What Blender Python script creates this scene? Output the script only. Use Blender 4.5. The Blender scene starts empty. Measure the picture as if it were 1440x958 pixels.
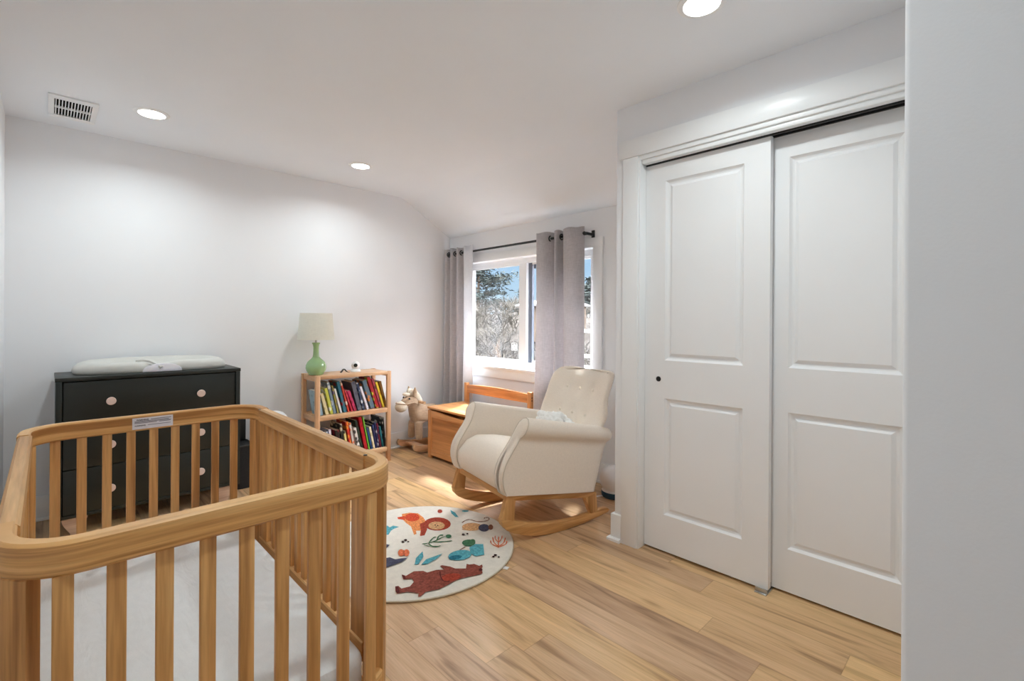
import bpy, bmesh, math, random
from mathutils import Vector, Matrix, noise
R = math.radians
C = bpy.context.scene.collection
sc = bpy.context.scene
rnd = random.Random(7)

# ------------------------------------------------------------------ materials
def lin(c):
    return tuple((v/255/12.92) if v/255 <= .04045 else ((v/255+.055)/1.055)**2.4 for v in c) + (1.0,)

def newmat(name):
    m = bpy.data.materials.new(name); m.use_nodes = True
    nt = m.node_tree
    return m, nt, nt.nodes['Principled BSDF']

def N(nt, kind, **kw):
    n = nt.nodes.new(kind)
    for k, v in kw.items():
        if k in n.inputs: n.inputs[k].default_value = v
        else: setattr(n, k, v)
    return n

def ramp(nt, stops):
    r = nt.nodes.new('ShaderNodeValToRGB')
    e = r.color_ramp.elements
    while len(e) < len(stops): e.new(.5)
    for i, (p, c) in enumerate(stops):
        e[i].position = p; e[i].color = c
    return r

def plain(name, rgb, rough=.5, spec=.5, var=.06, scale=30, bump=0.0, bscale=200, metal=0.0, sheen=0.0):
    m, nt, b = newmat(name); L = nt.links.new
    c = lin(rgb)
    tc = N(nt, 'ShaderNodeTexCoord')
    n = N(nt, 'ShaderNodeTexNoise', Scale=scale, Detail=3.0)
    L(tc.outputs['Object'], n.inputs['Vector'])
    r = ramp(nt, [(.3, tuple(x*(1-var) for x in c[:3])+(1,)), (.7, tuple(min(1, x*(1+var)) for x in c[:3])+(1,))])
    L(n.outputs['Fac'], r.inputs['Fac']); L(r.outputs['Color'], b.inputs['Base Color'])
    b.inputs['Roughness'].default_value = rough
    b.inputs['Specular IOR Level'].default_value = spec
    b.inputs['Metallic'].default_value = metal
    if sheen: b.inputs['Sheen Weight'].default_value = sheen
    if bump:
        n2 = N(nt, 'ShaderNodeTexNoise', Scale=bscale, Detail=4.0)
        L(tc.outputs['Object'], n2.inputs['Vector'])
        bp = N(nt, 'ShaderNodeBump', Strength=bump, Distance=.004)
        L(n2.outputs['Fac'], bp.inputs['Height']); L(bp.outputs['Normal'], b.inputs['Normal'])
    return m

def wood(name, c1, c2, c3, axis='Z', rough=.42, freq=1.0):
    """grain runs along axis; 'H' = layers stacked in height (bent laminated rails)"""
    m, nt, b = newmat(name); L = nt.links.new
    tc = N(nt, 'ShaderNodeTexCoord'); oi = N(nt, 'ShaderNodeObjectInfo')
    ad = N(nt, 'ShaderNodeVectorMath', operation='MULTIPLY_ADD')
    ad.inputs[1].default_value = (7, 5, 3)
    cmb = N(nt, 'ShaderNodeCombineXYZ')
    for i in range(3): L(oi.outputs['Random'], cmb.inputs[i])
    L(cmb.outputs[0], ad.inputs[0]); L(tc.outputs['Object'], ad.inputs[2])
    mp = N(nt, 'ShaderNodeMapping')
    a, t = 1.3*freq, 26*freq
    mp.inputs['Scale'].default_value = {'X': (a, t, t), 'Y': (t, a, t), 'Z': (t, t, a), 'H': (a, a, t*1.8)}[axis]
    L(ad.outputs[0], mp.inputs['Vector'])
    n1 = N(nt, 'ShaderNodeTexNoise', Scale=1.0, Detail=3.0, Distortion=.6)
    n2 = N(nt, 'ShaderNodeTexNoise', Scale=5.5, Detail=4.0)
    L(mp.outputs[0], n1.inputs['Vector']); L(mp.outputs[0], n2.inputs['Vector'])
    r1 = ramp(nt, [(.32, lin(c1)), (.5, lin(c2)), (.68, lin(c3))])
    L(n1.outputs['Fac'], r1.inputs['Fac'])
    r2 = ramp(nt, [(.35, (.80, .77, .72, 1)), (.6, (1, 1, 1, 1))])
    L(n2.outputs['Fac'], r2.inputs['Fac'])
    mx = N(nt, 'ShaderNodeMix', data_type='RGBA', blend_type='MULTIPLY'); mx.inputs[0].default_value = .8
    L(r1.outputs['Color'], mx.inputs[6]); L(r2.outputs['Color'], mx.inputs[7])
    L(mx.outputs[2], b.inputs['Base Color'])
    b.inputs['Roughness'].default_value = rough
    bp = N(nt, 'ShaderNodeBump', Strength=.08, Distance=.002)
    L(n2.outputs['Fac'], bp.inputs['Height']); L(bp.outputs['Normal'], b.inputs['Normal'])
    return m

def fabric(name, rgb, rough=.9, weave=700, bump=.25, var=.08, sheen=.2, trans=0):
    m, nt, b = newmat(name); L = nt.links.new
    tc = N(nt, 'ShaderNodeTexCoord'); c = lin(rgb)
    mp1 = N(nt, 'ShaderNodeMapping'); mp1.inputs['Scale'].default_value = (weave, weave, weave*.12)
    mp2 = N(nt, 'ShaderNodeMapping'); mp2.inputs['Scale'].default_value = (weave*.12, weave*.12, weave)
    n1 = N(nt, 'ShaderNodeTexNoise', Scale=.5, Detail=2.0); n2 = N(nt, 'ShaderNodeTexNoise', Scale=.5, Detail=2.0)
    L(tc.outputs['Object'], mp1.inputs[0]); L(tc.outputs['Object'], mp2.inputs[0])
    L(mp1.outputs[0], n1.inputs[0]); L(mp2.outputs[0], n2.inputs[0])
    s = N(nt, 'ShaderNodeMath', operation='ADD'); L(n1.outputs['Fac'], s.inputs[0]); L(n2.outputs['Fac'], s.inputs[1])
    h = N(nt, 'ShaderNodeMath', operation='MULTIPLY'); h.inputs[1].default_value = .5; L(s.outputs[0], h.inputs[0])
    r = ramp(nt, [(.35, tuple(x*(1-var) for x in c[:3])+(1,)), (.65, tuple(min(1, x*(1+var)) for x in c[:3])+(1,))])
    L(h.outputs[0], r.inputs['Fac']); L(r.outputs['Color'], b.inputs['Base Color'])
    b.inputs['Roughness'].default_value = rough; b.inputs['Specular IOR Level'].default_value = .2
    b.inputs['Sheen Weight'].default_value = sheen
    bp = N(nt, 'ShaderNodeBump', Strength=bump, Distance=.002)
    L(h.outputs[0], bp.inputs['Height']); L(bp.outputs['Normal'], b.inputs['Normal'])
    if trans:
        t = N(nt, 'ShaderNodeBsdfTranslucent'); L(r.outputs['Color'], t.inputs['Color'])
        mx = N(nt, 'ShaderNodeMixShader'); mx.inputs[0].default_value = trans
        L(b.outputs[0], mx.inputs[1]); L(t.outputs[0], mx.inputs[2]); L(mx.outputs[0], nt.nodes['Material Output'].inputs['Surface'])
    return m

def floor_mat():
    m, nt, b = newmat('oak_plank_floor'); L = nt.links.new
    def M(op, a, bb=None, c=None):
        n = N(nt, 'ShaderNodeMath', operation=op)
        for i, v in enumerate((a, bb, c)):
            if v is None: continue
            if isinstance(v, (int, float)): n.inputs[i].default_value = v
            else: L(v, n.inputs[i])
        return n.outputs[0]
    tc = N(nt, 'ShaderNodeTexCoord'); sp = N(nt, 'ShaderNodeSeparateXYZ'); L(tc.outputs['Object'], sp.inputs[0])
    x, y = sp.outputs[0], sp.outputs[1]
    yy = M('DIVIDE', M('SUBTRACT', y, 2.085-1.4), .14)
    row = M('FLOOR', yy); fy = M('FRACT', yy)
    wr = N(nt, 'ShaderNodeTexWhiteNoise', noise_dimensions='1D'); L(row, wr.inputs['W'])
    xx = M('DIVIDE', M('MULTIPLY_ADD', wr.outputs['Value'], 3.1, x), 1.2)
    col = M('FLOOR', xx); fx = M('FRACT', xx)
    cv = N(nt, 'ShaderNodeCombineXYZ'); L(row, cv.inputs[0]); L(col, cv.inputs[1])
    wp = N(nt, 'ShaderNodeTexWhiteNoise', noise_dimensions='2D'); L(cv.outputs[0], wp.inputs['Vector'])
    pr = wp.outputs['Value']
    base = ramp(nt, [(0, lin((194, 159, 128))), (.3, lin((224, 186, 139))), (.55, lin((208, 174, 142))), (.8, lin((236, 198, 142))), (1, lin((200, 165, 132)))])
    L(pr, base.inputs['Fac'])
    g = N(nt, 'ShaderNodeCombineXYZ'); L(M('MULTIPLY_ADD', pr, 37.0, M('MULTIPLY', x, 1.6)), g.inputs[0]); L(M('MULTIPLY', y, 17.0), g.inputs[1]); L(M('MULTIPLY', pr, 11.0), g.inputs[2])
    n1 = N(nt, 'ShaderNodeTexNoise', Scale=1.0, Detail=4.0, Distortion=1.1); L(g.outputs[0], n1.inputs['Vector'])
    r1 = ramp(nt, [(.30, (.50, .44, .38, 1)), (.44, (.90, .87, .83, 1)), (.6, (1.0, 1.0, 1.0, 1)), (.75, (1.08, 1.07, 1.02, 1))]); L(n1.outputs['Fac'], r1.inputs['Fac'])
    g2 = N(nt, 'ShaderNodeCombineXYZ'); L(M('MULTIPLY_ADD', pr, 13.0, M('MULTIPLY', x, 7.0)), g2.inputs[0]); L(M('MULTIPLY', y, 160.0), g2.inputs[1])
    n2 = N(nt, 'ShaderNodeTexNoise', Scale=1.0, Detail=3.0); L(g2.outputs[0], n2.inputs['Vector'])
    r2 = ramp(nt, [(.3, (.84, .82, .79, 1)), (.6, (1, 1, 1, 1))]); L(n2.outputs['Fac'], r2.inputs['Fac'])
    # small dark knots
    vo = N(nt, 'ShaderNodeTexVoronoi', Scale=1.0)
    g3 = N(nt, 'ShaderNodeCombineXYZ'); L(M('MULTIPLY', x, 1.5), g3.inputs[0]); L(M('MULTIPLY', y, 5.0), g3.inputs[1]); L(g3.outputs[0], vo.inputs['Vector'])
    r3 = ramp(nt, [(0.02, (.55, .45, .38, 1)), (.10, (1, 1, 1, 1))]); L(vo.outputs['Distance'], r3.inputs['Fac'])
    def mul(a, bb, f=1.0):
        k = N(nt, 'ShaderNodeMix', data_type='RGBA', blend_type='MULTIPLY'); k.inputs[0].default_value = f
        L(a, k.inputs[6]); L(bb, k.inputs[7]); return k.outputs[2]
    colr = mul(mul(mul(base.outputs['Color'], r1.outputs['Color'], 1.0), r2.outputs['Color'], .9), r3.outputs['Color'], .6)
    ey = M('MINIMUM', fy, M('SUBTRACT', 1.0, fy)); ex = M('MULTIPLY', M('MINIMUM', fx, M('SUBTRACT', 1.0, fx)), 8.6)
    e = M('MINIMUM', ey, ex)
    rs = ramp(nt, [(0.0, (.60, .53, .46, 1)), (.016, (1, 1, 1, 1))]); L(e, rs.inputs['Fac'])
    L(mul(colr, rs.outputs['Color'], .8), b.inputs['Base Color'])
    b.inputs['Roughness'].default_value = .36; b.inputs['Specular IOR Level'].default_value = .4
    bp = N(nt, 'ShaderNodeBump', Strength=.12, Distance=.002); L(n2.outputs['Fac'], bp.inputs['Height']); L(bp.outputs['Normal'], b.inputs['Normal'])
    return m

def emit(name, rgb, s):
    m, nt, b = newmat(name)
    b.inputs['Base Color'].default_value = lin(rgb)
    b.inputs['Emission Color'].default_value = lin(rgb); b.inputs['Emission Strength'].default_value = s
    return m

def glass_mat():
    m, nt, b = newmat('window_glass'); L = nt.links.new
    nt.nodes.remove(b)
    out = nt.nodes['Material Output']
    t = N(nt, 'ShaderNodeBsdfTransparent'); t.inputs[0].default_value = (.97, .98, .98, 1)
    g = N(nt, 'ShaderNodeBsdfGlossy'); g.inputs['Roughness'].default_value = .03
    n = N(nt, 'ShaderNodeTexNoise', Scale=6.0); r = ramp(nt, [(.3, (.025, .025, .025, 1)), (.7, (.04, .04, .04, 1))])
    L(n.outputs['Fac'], r.inputs['Fac'])
    mx = N(nt, 'ShaderNodeMixShader'); L(r.outputs['Color'], mx.inputs[0]); L(t.outputs[0], mx.inputs[1]); L(g.outputs[0], mx.inputs[2])
    L(mx.outputs[0], out.inputs['Surface'])
    return m

def book_mat(name, c1, c2, k):
    m, nt, b = newmat(name); L = nt.links.new
    tc = N(nt, 'ShaderNodeTexCoord'); mp = N(nt, 'ShaderNodeMapping')
    mp.inputs['Location'].default_value = (k*1.7, k*.9, k*2.3); mp.inputs['Scale'].default_value = (14, 30, 22)
    L(tc.outputs['Object'], mp.inputs[0])
    n = N(nt, 'ShaderNodeTexVoronoi', Scale=1.0); L(mp.outputs[0], n.inputs['Vector'])
    r = ramp(nt, [(.30, lin(c2)), (.42, lin(c1))]); L(n.outputs['Distance'], r.inputs['Fac'])
    L(r.outputs['Color'], b.inputs['Base Color']); b.inputs['Roughness'].default_value = .35
    return m

def crib_sheet():
    m = fabric('mattress_sheet', (226, 229, 230), weave=500, bump=.1, var=.03, sheen=.1)
    nt = m.node_tree; L = nt.links.new; b = nt.nodes['Principled BSDF']
    tc = N(nt, 'ShaderNodeTexCoord'); mp = N(nt, 'ShaderNodeMapping'); mp.inputs['Scale'].default_value = (5, 16, 5); mp.inputs['Rotation'].default_value = (0, 0, .5)
    L(tc.outputs['Object'], mp.inputs[0])
    n = N(nt, 'ShaderNodeTexNoise', Scale=1.0, Detail=3.0, Distortion=.8); L(mp.outputs[0], n.inputs['Vector'])
    old = [x for x in nt.nodes if x.type == 'BUMP'][0]
    bp = N(nt, 'ShaderNodeBump', Strength=.35, Distance=.02); L(n.outputs['Fac'], bp.inputs['Height']); L(old.outputs[0], bp.inputs['Normal']); L(bp.outputs[0], b.inputs['Normal'])
    return m

WALL = plain('wall_paint', (238, 240, 243), .6, .3, .008, 3, .05, 220)
CEIL = plain('ceiling_paint', (239, 244, 250), .7, .25, .008, 3, .05, 180)
TRIM = plain('trim_gloss_white', (239, 241, 242), .32, .45, .008, 5)
DOORM = plain('door_white', (237, 238, 239), .38, .45, .008, 5, .02, 300)
VINYL = plain('window_vinyl', (240, 241, 242), .35, .5, .01, 5)
FLOOR = floor_mat()
BLACK = plain('black_metal', (28, 28, 29), .45, .5, .1, 40)
DARK = plain('dark_void', (26, 25, 24), .9, .1)  # dark colour standing in for shade inside closet and vent
CHROME = plain('brushed_metal', (190, 190, 188), .3, .5, .05, 40, metal=.9)
PINE_H = wood('pine_bent', (174, 120, 64), (220, 167, 102), (234, 188, 126), 'H')
PINE_Z = wood('pine_upright', (174, 122, 68), (214, 161, 98), (230, 182, 120), 'Z')
PINE_X = wood('pine_long', (186, 136, 82), (218, 169, 110), (232, 188, 130), 'X')
PINE_Y = wood('pine_cross', (186, 136, 82), (218, 169, 110), (232, 188, 130), 'Y')
BEECH_Y = wood('shelf_wood_long', (196, 148, 110), (218, 176, 136), (230, 192, 152), 'Y')
BEECH_Z = wood('shelf_wood_upright', (196, 146, 108), (218, 174, 134), (230, 190, 150), 'Z')
BEECH_X = wood('shelf_wood_short', (196, 148, 110), (218, 176, 136), (230, 192, 152), 'X')
OAK_X = wood('honey_oak_long', (184, 122, 70), (218, 154, 96), (230, 170, 114), 'X', .34)
OAK_Z = wood('honey_oak_upright', (184, 122, 70), (218, 154, 96), (230, 170, 114), 'Z', .34)
OAK_Y = wood('honey_oak_deep', (184, 122, 70), (218, 154, 96), (230, 170, 114), 'Y', .34)
OAKP = wood('honey_oak_panel', (170, 112, 64), (204, 142, 88), (216, 156, 100), 'X', .36, .55)
RWOOD_Y = wood('rocker_wood_long', (174, 120, 64), (206, 154, 94), (220, 170, 110), 'Y')
RWOOD_Z = wood('rocker_wood_upright', (176, 122, 66), (208, 156, 98), (220, 172, 112), 'Z')
RWOOD_X = wood('rocker_wood_cross', (176, 122, 66), (208, 156, 98), (220, 172, 112), 'X')
HORSEW = wood('toy_rocker_wood', (196, 150, 112), (220, 178, 138), (230, 190, 152), 'Y')
CREAM = fabric('cream_upholstery', (234, 222, 207), weave=900, bump=.3, var=.05)
CREAMP = fabric('cream_piping', (206, 193, 176), weave=900, bump=.2, var=.05)
CURT = fabric('grey_curtain_linen', (202, 198, 200), weave=420, bump=.3, var=.10, trans=.3)
LINING = fabric('pale_curtain_lining', (228, 228, 231), weave=420, bump=.2, var=.05, trans=.3)
SHEET = crib_sheet()
DRESS = plain('dark_green_lacquer', (31, 36, 33), .38, .45, .05, 8)
KNOB = plain('pale_wood_knob', (226, 204, 194), .5, .4, .05, 60)
FOOT = wood('pale_foot_wood', (196, 164, 144), (210, 182, 162), (218, 192, 174), 'Y')
PADM = plain('changing_pad_vinyl', (206, 206, 201), .5, .4, .02, 20, .05, 300)
BUCKLE = plain('white_plastic', (232, 232, 240), .35, .5, .01, 20)
CERAM = plain('green_glaze', (158, 196, 142), .06, .8, .05, 12)
SHADE = fabric('lamp_shade_linen', (240, 239, 230), weave=500, bump=.15, var=.04, trans=.3)
WHITEP = plain('white_shell', (236, 236, 236), .3, .5, .01, 20)
LENS = plain('black_lens', (14, 14, 15), .1, .6, .1, 20)
RUGM = fabric('rug_cream_pile', (222, 216, 204), weave=600, bump=.6, var=.07)
FURT = fabric('tan_plush', (184, 158, 132), weave=300, bump=.9, var=.16, sheen=.5)
FURC = fabric('cream_plush', (226, 216, 198), weave=260, bump=.9, var=.12, sheen=.5)
BLUE = plain('deep_teal_plastic', (22, 70, 98), .4, .5, .05, 20)
PAPER = plain('page_edges', (226, 220, 206), .8, .2, .08, 200)
GLASS = glass_mat()
LED = emit('led_lens', (255, 252, 246), 9.0)
GREYS = plain('screen_grey', (104, 110, 122), .6, .3, .05, 30)  # puts shade into the rear stile's colour; also latch and house panes
MESHM = plain('black_mesh', (34, 36, 40), .6, .4, .25, 90, .6, 260)

# ------------------------------------------------------------------ mesh helpers
class B:
    """collects shapes in world (or local) coordinates; off is subtracted when built"""
    def __init__(s, off=(0, 0, 0)):
        s.bm = bmesh.new(); s.off = Vector(off)
    def _add(s, verts, faces, mi=0):
        vs = [s.bm.verts.new(Vector(v)-s.off) for v in verts]
        for f in faces:
            try:
                fc = s.bm.faces.new([vs[i] for i in f]); fc.material_index = mi
            except ValueError: pass
        return vs
    def box(s, x0, x1, y0, y1, z0, z1, bev=0.0, mi=0, mat=None):
        t = bmesh.new()
        bmesh.ops.create_cube(t, size=1)
        for v in t.verts:
            v.co = Vector(((x0+x1)/2+v.co.x*(x1-x0), (y0+y1)/2+v.co.y*(y1-y0), (z0+z1)/2+v.co.z*(z1-z0)))
        if bev: bmesh.ops.bevel(t, geom=list(t.edges), offset=bev, segments=2, affect='EDGES', profile=.5)
        s.merge(t, mat, mi); return s
    def merge(s, t, mat=None, mi=0):
        t.verts.index_update()
        vs = [((mat @ v.co) if mat else v.co)[:] for v in t.verts]
        s._add(vs, [[v.index for v in f.verts] for f in t.faces], mi); t.free()
    def rings(s, rings, closed=True, cap=True, mi=0, loop=False):
        n = len(rings[0]); V = [p for r in rings for p in r]; F = []
        m = len(rings)
        for i in range(m if loop else m-1):
            for j in range(n if closed else n-1):
                a = i*n+j; b = i*n+(j+1) % n; i2 = (i+1) % m
                F.append((a, b, i2*n+(j+1) % n, i2*n+j))
        if cap and not loop and closed:
            F.append(tuple(range(n))[::-1]); F.append(tuple(range((m-1)*n, m*n)))
        s._add(V, F, mi); return s
    def lathe(s, cx, cy, prof, n=32, mi=0, axis='Z'):
        rr = []
        for r, z in prof:
            ring = []
            for k in range(n):
                a = 2*math.pi*k/n; r_ = max(r, 1e-4)
                ring.append((cx+r_*math.cos(a), cy+r_*math.sin(a), z))
            rr.append(ring)
        return s.rings(rr, mi=mi)
    def tube(s, path, rad, n=8, mi=0, cap=True):
        P = [Vector(p) for p in path]; rr = []
        rads = rad if isinstance(rad, (list, tuple)) else [rad]*len(P)
        t0 = (P[1]-P[0]).normalized(); u = t0.orthogonal().normalized()
        for i, p in enumerate(P):
            t = (P[min(i+1, len(P)-1)]-P[max(i-1, 0)]).normalized()
            u = (u-t*u.dot(t)).normalized(); w = t.cross(u)
            rr.append([tuple(p+(u*math.cos(2*math.pi*k/n)+w*math.sin(2*math.pi*k/n))*rads[i]) for k in range(n)])
        return s.rings(rr, cap=cap, mi=mi)
    def sweep(s, path, sec, mi=0):
        """path in plan; section = (sideways, up) pairs"""
        P = [Vector(p) for p in path]; rr = []
        for i, p in enumerate(P):
            t = (P[min(i+1, len(P)-1)]-P[max(i-1, 0)]).normalized()
            sd = t.cross(Vector((0, 0, 1))).normalized()
            rr.append([tuple(p+sd*a+Vector((0, 0, b))) for a, b in sec])
        return s.rings(rr, mi=mi)
    def prism(s, poly, a0, a1, axis='Z', mi=0, bev=0.0):
        def P(u, v, a): return {'Z': (u, v, a), 'X': (a, u, v), 'Y': (u, a, v)}[axis]
        t = bmesh.new()
        b = [t.verts.new(P(u, v, a0)) for u, v in poly]; c = [t.verts.new(P(u, v, a1)) for u, v in poly]
        n = len(poly)
        f1 = t.faces.new(b); f2 = t.faces.new(c[::-1])
        for i in range(n): t.faces.new((b[i], c[i], c[(i+1) % n], b[(i+1) % n]))
        bmesh.ops.recalc_face_normals(t, faces=t.faces)
        if bev:
            es = [e for e in t.edges if e in set(f1.edges) | set(f2.edges)]
            bmesh.ops.bevel(t, geom=es, offset=bev, segments=2, affect='EDGES', profile=.5)
        s.merge(t, None, mi); return s
    def sphere(s, c, r, n=20, m=12, mi=0, sc3=(1, 1, 1), mat=None):
        t = bmesh.new(); bmesh.ops.create_uvsphere(t, u_segments=n, v_segments=m, radius=1)
        for v in t.verts: v.co = Vector((v.co.x*r*sc3[0], v.co.y*r*sc3[1], v.co.z*r*sc3[2]))
        M = Matrix.Translation(Vector(c)) @ (mat or Matrix())
        s.merge(t, M, mi); return s
    def torus(s, c, r, rr_, axis='X', n=20, m=8, mi=0):
        rg = []
        for i in range(n):
            a = 2*math.pi*i/n; ring = []
            for j in range(m):
                b = 2*math.pi*j/m; q = r+rr_*math.cos(b); h = rr_*math.sin(b)
                u, v = q*math.cos(a), q*math.sin(a)
                ring.append({'X': (c[0]+h, c[1]+u, c[2]+v), 'Y': (c[0]+u, c[1]+h, c[2]+v), 'Z': (c[0]+u, c[1]+v, c[2]+h)}[axis])
            rg.append(ring)
        return s.rings(rg, loop=True, mi=mi)
    def build(s, name, mats, parent=None, smooth=True, ang=35):
        bmesh.ops.remove_doubles(s.bm, verts=s.bm.verts, dist=1e-6)
        bmesh.ops.recalc_face_normals(s.bm, faces=s.bm.faces)
        me = bpy.data.meshes.new(name); s.bm.to_mesh(me); s.bm.free()
        for m in (mats if isinstance(mats, (list, tuple)) else [mats]): me.materials.append(m)
        if smooth:
            me.polygons.foreach_set('use_smooth', [True]*len(me.polygons)); me.set_sharp_from_angle(angle=R(ang))
        o = bpy.data.objects.new(name, me); C.objects.link(o)
        if parent: o.parent = parent
        return o

def tag(o, label, cat, group=None, kind=None):
    o['label'] = label; o['category'] = cat
    if group: o['group'] = group
    if kind: o['kind'] = kind
    return o
def thing(name, loc, label, cat, group=None, rz=0):
    o = bpy.data.objects.new(name, None); C.objects.link(o)
    o.empty_display_size = .05; o.location = loc; o.rotation_euler = (0, 0, rz)
    return tag(o, label, cat, group)
def struct(o, label, cat):
    o['kind'] = 'structure'; o['label'] = label; o['category'] = cat; return o
def sgroup(name, loc, label, cat):
    o = bpy.data.objects.new(name, None); C.objects.link(o); o.empty_display_size = .05; o.location = loc
    return struct(o, label, cat)
def dup(root, loc, rz=None, label=None, scale=None):
    r = root.copy(); C.objects.link(r); r.location = loc
    if rz is not None: r.rotation_euler = (0, 0, rz)
    if scale: r.scale = scale
    if label: r['label'] = label
    for ch in list(root.children):
        c = ch.copy(); C.objects.link(c); c.parent = r
        for g in list(ch.children):
            d = g.copy(); C.objects.link(d); d.parent = c
    return r
def subsurf(o, n=2):
    m = o.modifiers.new('smooth', 'SUBSURF'); m.levels = n; m.render_levels = n
def solid(o, t, off=0.0):
    m = o.modifiers.new('thickness', 'SOLIDIFY'); m.thickness = t; m.offset = off

LAMP, SKY, SUN, EXPOSURE = 3.5, 23.0, 8.5, 0.84

# ------------------------------------------------------------------ the room
XL, YW, YC, YN, ZC = -3.98, 2.962, 2.246, -0.18, 2.358
XB, YB = -0.088, 0.75           # end of the partition beside the camera
XR = 1.15
WX0, WX1, WZ0, WZ1 = -3.765, -2.168, 0.78, 1.758

struct(B().box(XL-.12, XR+.1, YN-.12, YW+.15, -.12, 0).build('floor', FLOOR, smooth=False), 'light oak plank floor running along the closet wall', 'floor')
# ceiling: flat, then a soft bend down to the window wall
prof = [(YN-.12, ZC), (2.30, ZC), (2.38, ZC-.003), (2.43, ZC-.017), (2.48, ZC-.042), (YW, 2.043), (YW+.14, 1.966)]
up = [(YW+.14, 2.12), (2.5, 2.5), (YN-.12, 2.5)]
struct(B().prism(prof+up, XL-.12, XR+.1, 'X').build('ceiling', CEIL, ang=50), 'white ceiling sloping down to the window wall', 'ceiling')
struct(B().box(XL-.12, XL, YN-.12, YW+.14, 0, 2.40).build('wall_left', WALL, smooth=False), 'white wall behind the dresser and bookshelf', 'wall')
w = B()
w.box(XL-.0, WX0, YW, YW+.14, 0, 2.06); w.box(WX1, -1.3, YW, YW+.14, 0, 2.06)
w.box(WX0, WX1, YW, YW+.14, 0, WZ0-.02); w.box(WX0, WX1, YW, YW+.14, WZ1, 2.06)
struct(w.build('wall_back', WALL, smooth=False), 'white wall around the window', 'wall')
struct(B().box(XL, XR+.1, YN-.12, YN, 0, 2.40).build('wall_front', WALL, smooth=False), 'white wall along the left edge of the view', 'wall')
struct(B().box(XB, XR+.1, YB, 2.96, 0, 2.40, bev=.006).build('wall_right', WALL, ang=50), 'plain wall end filling the right edge of the view', 'wall')
struct(B().box(XR, XR+.1, YN, YB, 0, 2.40).build('wall_side', WALL, smooth=False), 'white wall of the entry recess', 'wall')
# closet block: pier, header, side wall, back
w = B()
w.prism([(-1.496, 0), (-1.352, 0), (-1.352, 2.10), (-.15, 2.10), (-.15, 0), (XB, 0), (XB, 2.37), (-1.496, 2.37)], YC, YC+.10, 'Y', bev=.004)
w.box(-1.496, -1.40, YC+.10, YW+.02, 0, 2.37)
struct(w.build('wall_closet', WALL, ang=50), 'white closet wall around the sliding doors', 'wall')
struct(B().box(-1.40, XB, YW-.06, YW, 0, 2.37).build('wall_closet_inner', DARK, smooth=False), 'dark inside of the closet', 'wall')  # closet shade is put into the colour of this wall

# closet trim
t = sgroup('trim_1', (-.8, YC, 0), 'wide white casing around the closet doors', 'casing')
o = (-.8, YC, 0)
B(o).box(-1.446, -1.354, 2.230, YC, 0, 2.075, bev=.003).build('side_casing', TRIM, t)
B(o).box(-1.471, XB, 2.226, YC, 2.075, 2.172, bev=.003).build('head_casing', TRIM, t)
m = B(o)
m.box(-1.356, XB, 2.238, 2.285, 2.052, 2.078, bev=.004); m.box(-1.342, XB, 2.248, 2.285, 2.030, 2.056, bev=.006)
m.build('head_moulding', TRIM, t)
B(o).box(-1.356, -1.344, 2.236, 2.36, 0, 2.06, bev=.002).build('jamb', TRIM, t)
m = B(o); m.box(-1.34, -.10, 2.288, 2.30, 2.026, 2.06); m.box(-1.34, -.10, 2.335, 2.347, 2.030, 2.06); m.box(-1.34, -.10, 2.285, 2.41, 2.060, 2.075)
m.build('track', BLACK, t, smooth=False)

def door(name, x0, x1, y0, label, pull):
    w_ = x1-x0; t = sgroup(name, (x0, y0, 0), label, 'closet door')
    z0, z1, th = .012, 2.030, .034
    px0, px1 = x0+.112, x1-.112
    rects = [(px0, px1, .200, .803), (px0, px1, 1.000, 1.931)]
    b = B((x0, y0, 0)); rim = []
    xs = [x0, px0, px1, x1]; zs = [z0, .200, .803, 1.000, 1.931, z1]
    for i in range(3):
        for j in range(5):
            if i == 1 and j in (1, 3): continue
            b._add([(xs[i], y0, zs[j]), (xs[i+1], y0, zs[j]), (xs[i+1], y0, zs[j+1]), (xs[i], y0, zs[j+1])], [(0, 1, 2, 3)])
    for a0, a1, c0, c1 in rects:
        steps = [(0, 0), (.004, .005), (.010, .011), (.017, .014), (.022, .014), (.030, .008), (.036, .004)]
        rg = []
        for ins, dep in steps:
            rg.append([(a0+ins, y0+dep, c0+ins), (a1-ins, y0+dep, c0+ins), (a1-ins, y0+dep, c1-ins), (a0+ins, y0+dep, c1-ins)])
        b.rings(rg, cap=False)
        b._add(rg[-1], [(0, 1, 2, 3)])
    yb = y0+th
    F = [(x0, y0, z0), (x1, y0, z0), (x1, y0, z1), (x0, y0, z1)]; G = [(x, yb, z) for x, _, z in F]
    b._add(F+G, [(0, 1, 5, 4), (1, 2, 6, 5), (2, 3, 7, 6), (3, 0, 4, 7), (4, 5, 6, 7)])
    b.build('slab', DOORM, t, ang=18)
    if pull:
        k = B((x0, y0, 0)); rg = []
        for r_, d in ((.0135, -.001), (.0135, -.0025), (.0105, -.0025), (.0095, .004), (.0001, .004)):
            rg.append([(pull[0]+r_*math.cos(a*math.pi/12), y0+d, pull[1]+r_*math.sin(a*math.pi/12)) for a in range(24)])
        k.rings(rg); k.build('finger_pull', BLACK, t)
    return t
door('door_1', -1.343, -.729, 2.296, 'front sliding closet door with the black finger pull', (-1.264, .901))
door('door_2', -.779, -.160, 2.345, 'rear sliding closet door, next to the wall end', None)
g = thing('floor_guide', (-.745, 2.30, 0), 'small metal door guide on the floor below the door edge', 'door guide')
m = B((-.745, 2.30, 0)); m.box(-.775, -.725, 2.262, 2.40, 0, .004, bev=.001); m.box(-.775, -.725, 2.272, 2.277, 0, .022, bev=.001); m.build('bracket', CHROME, g)
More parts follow.
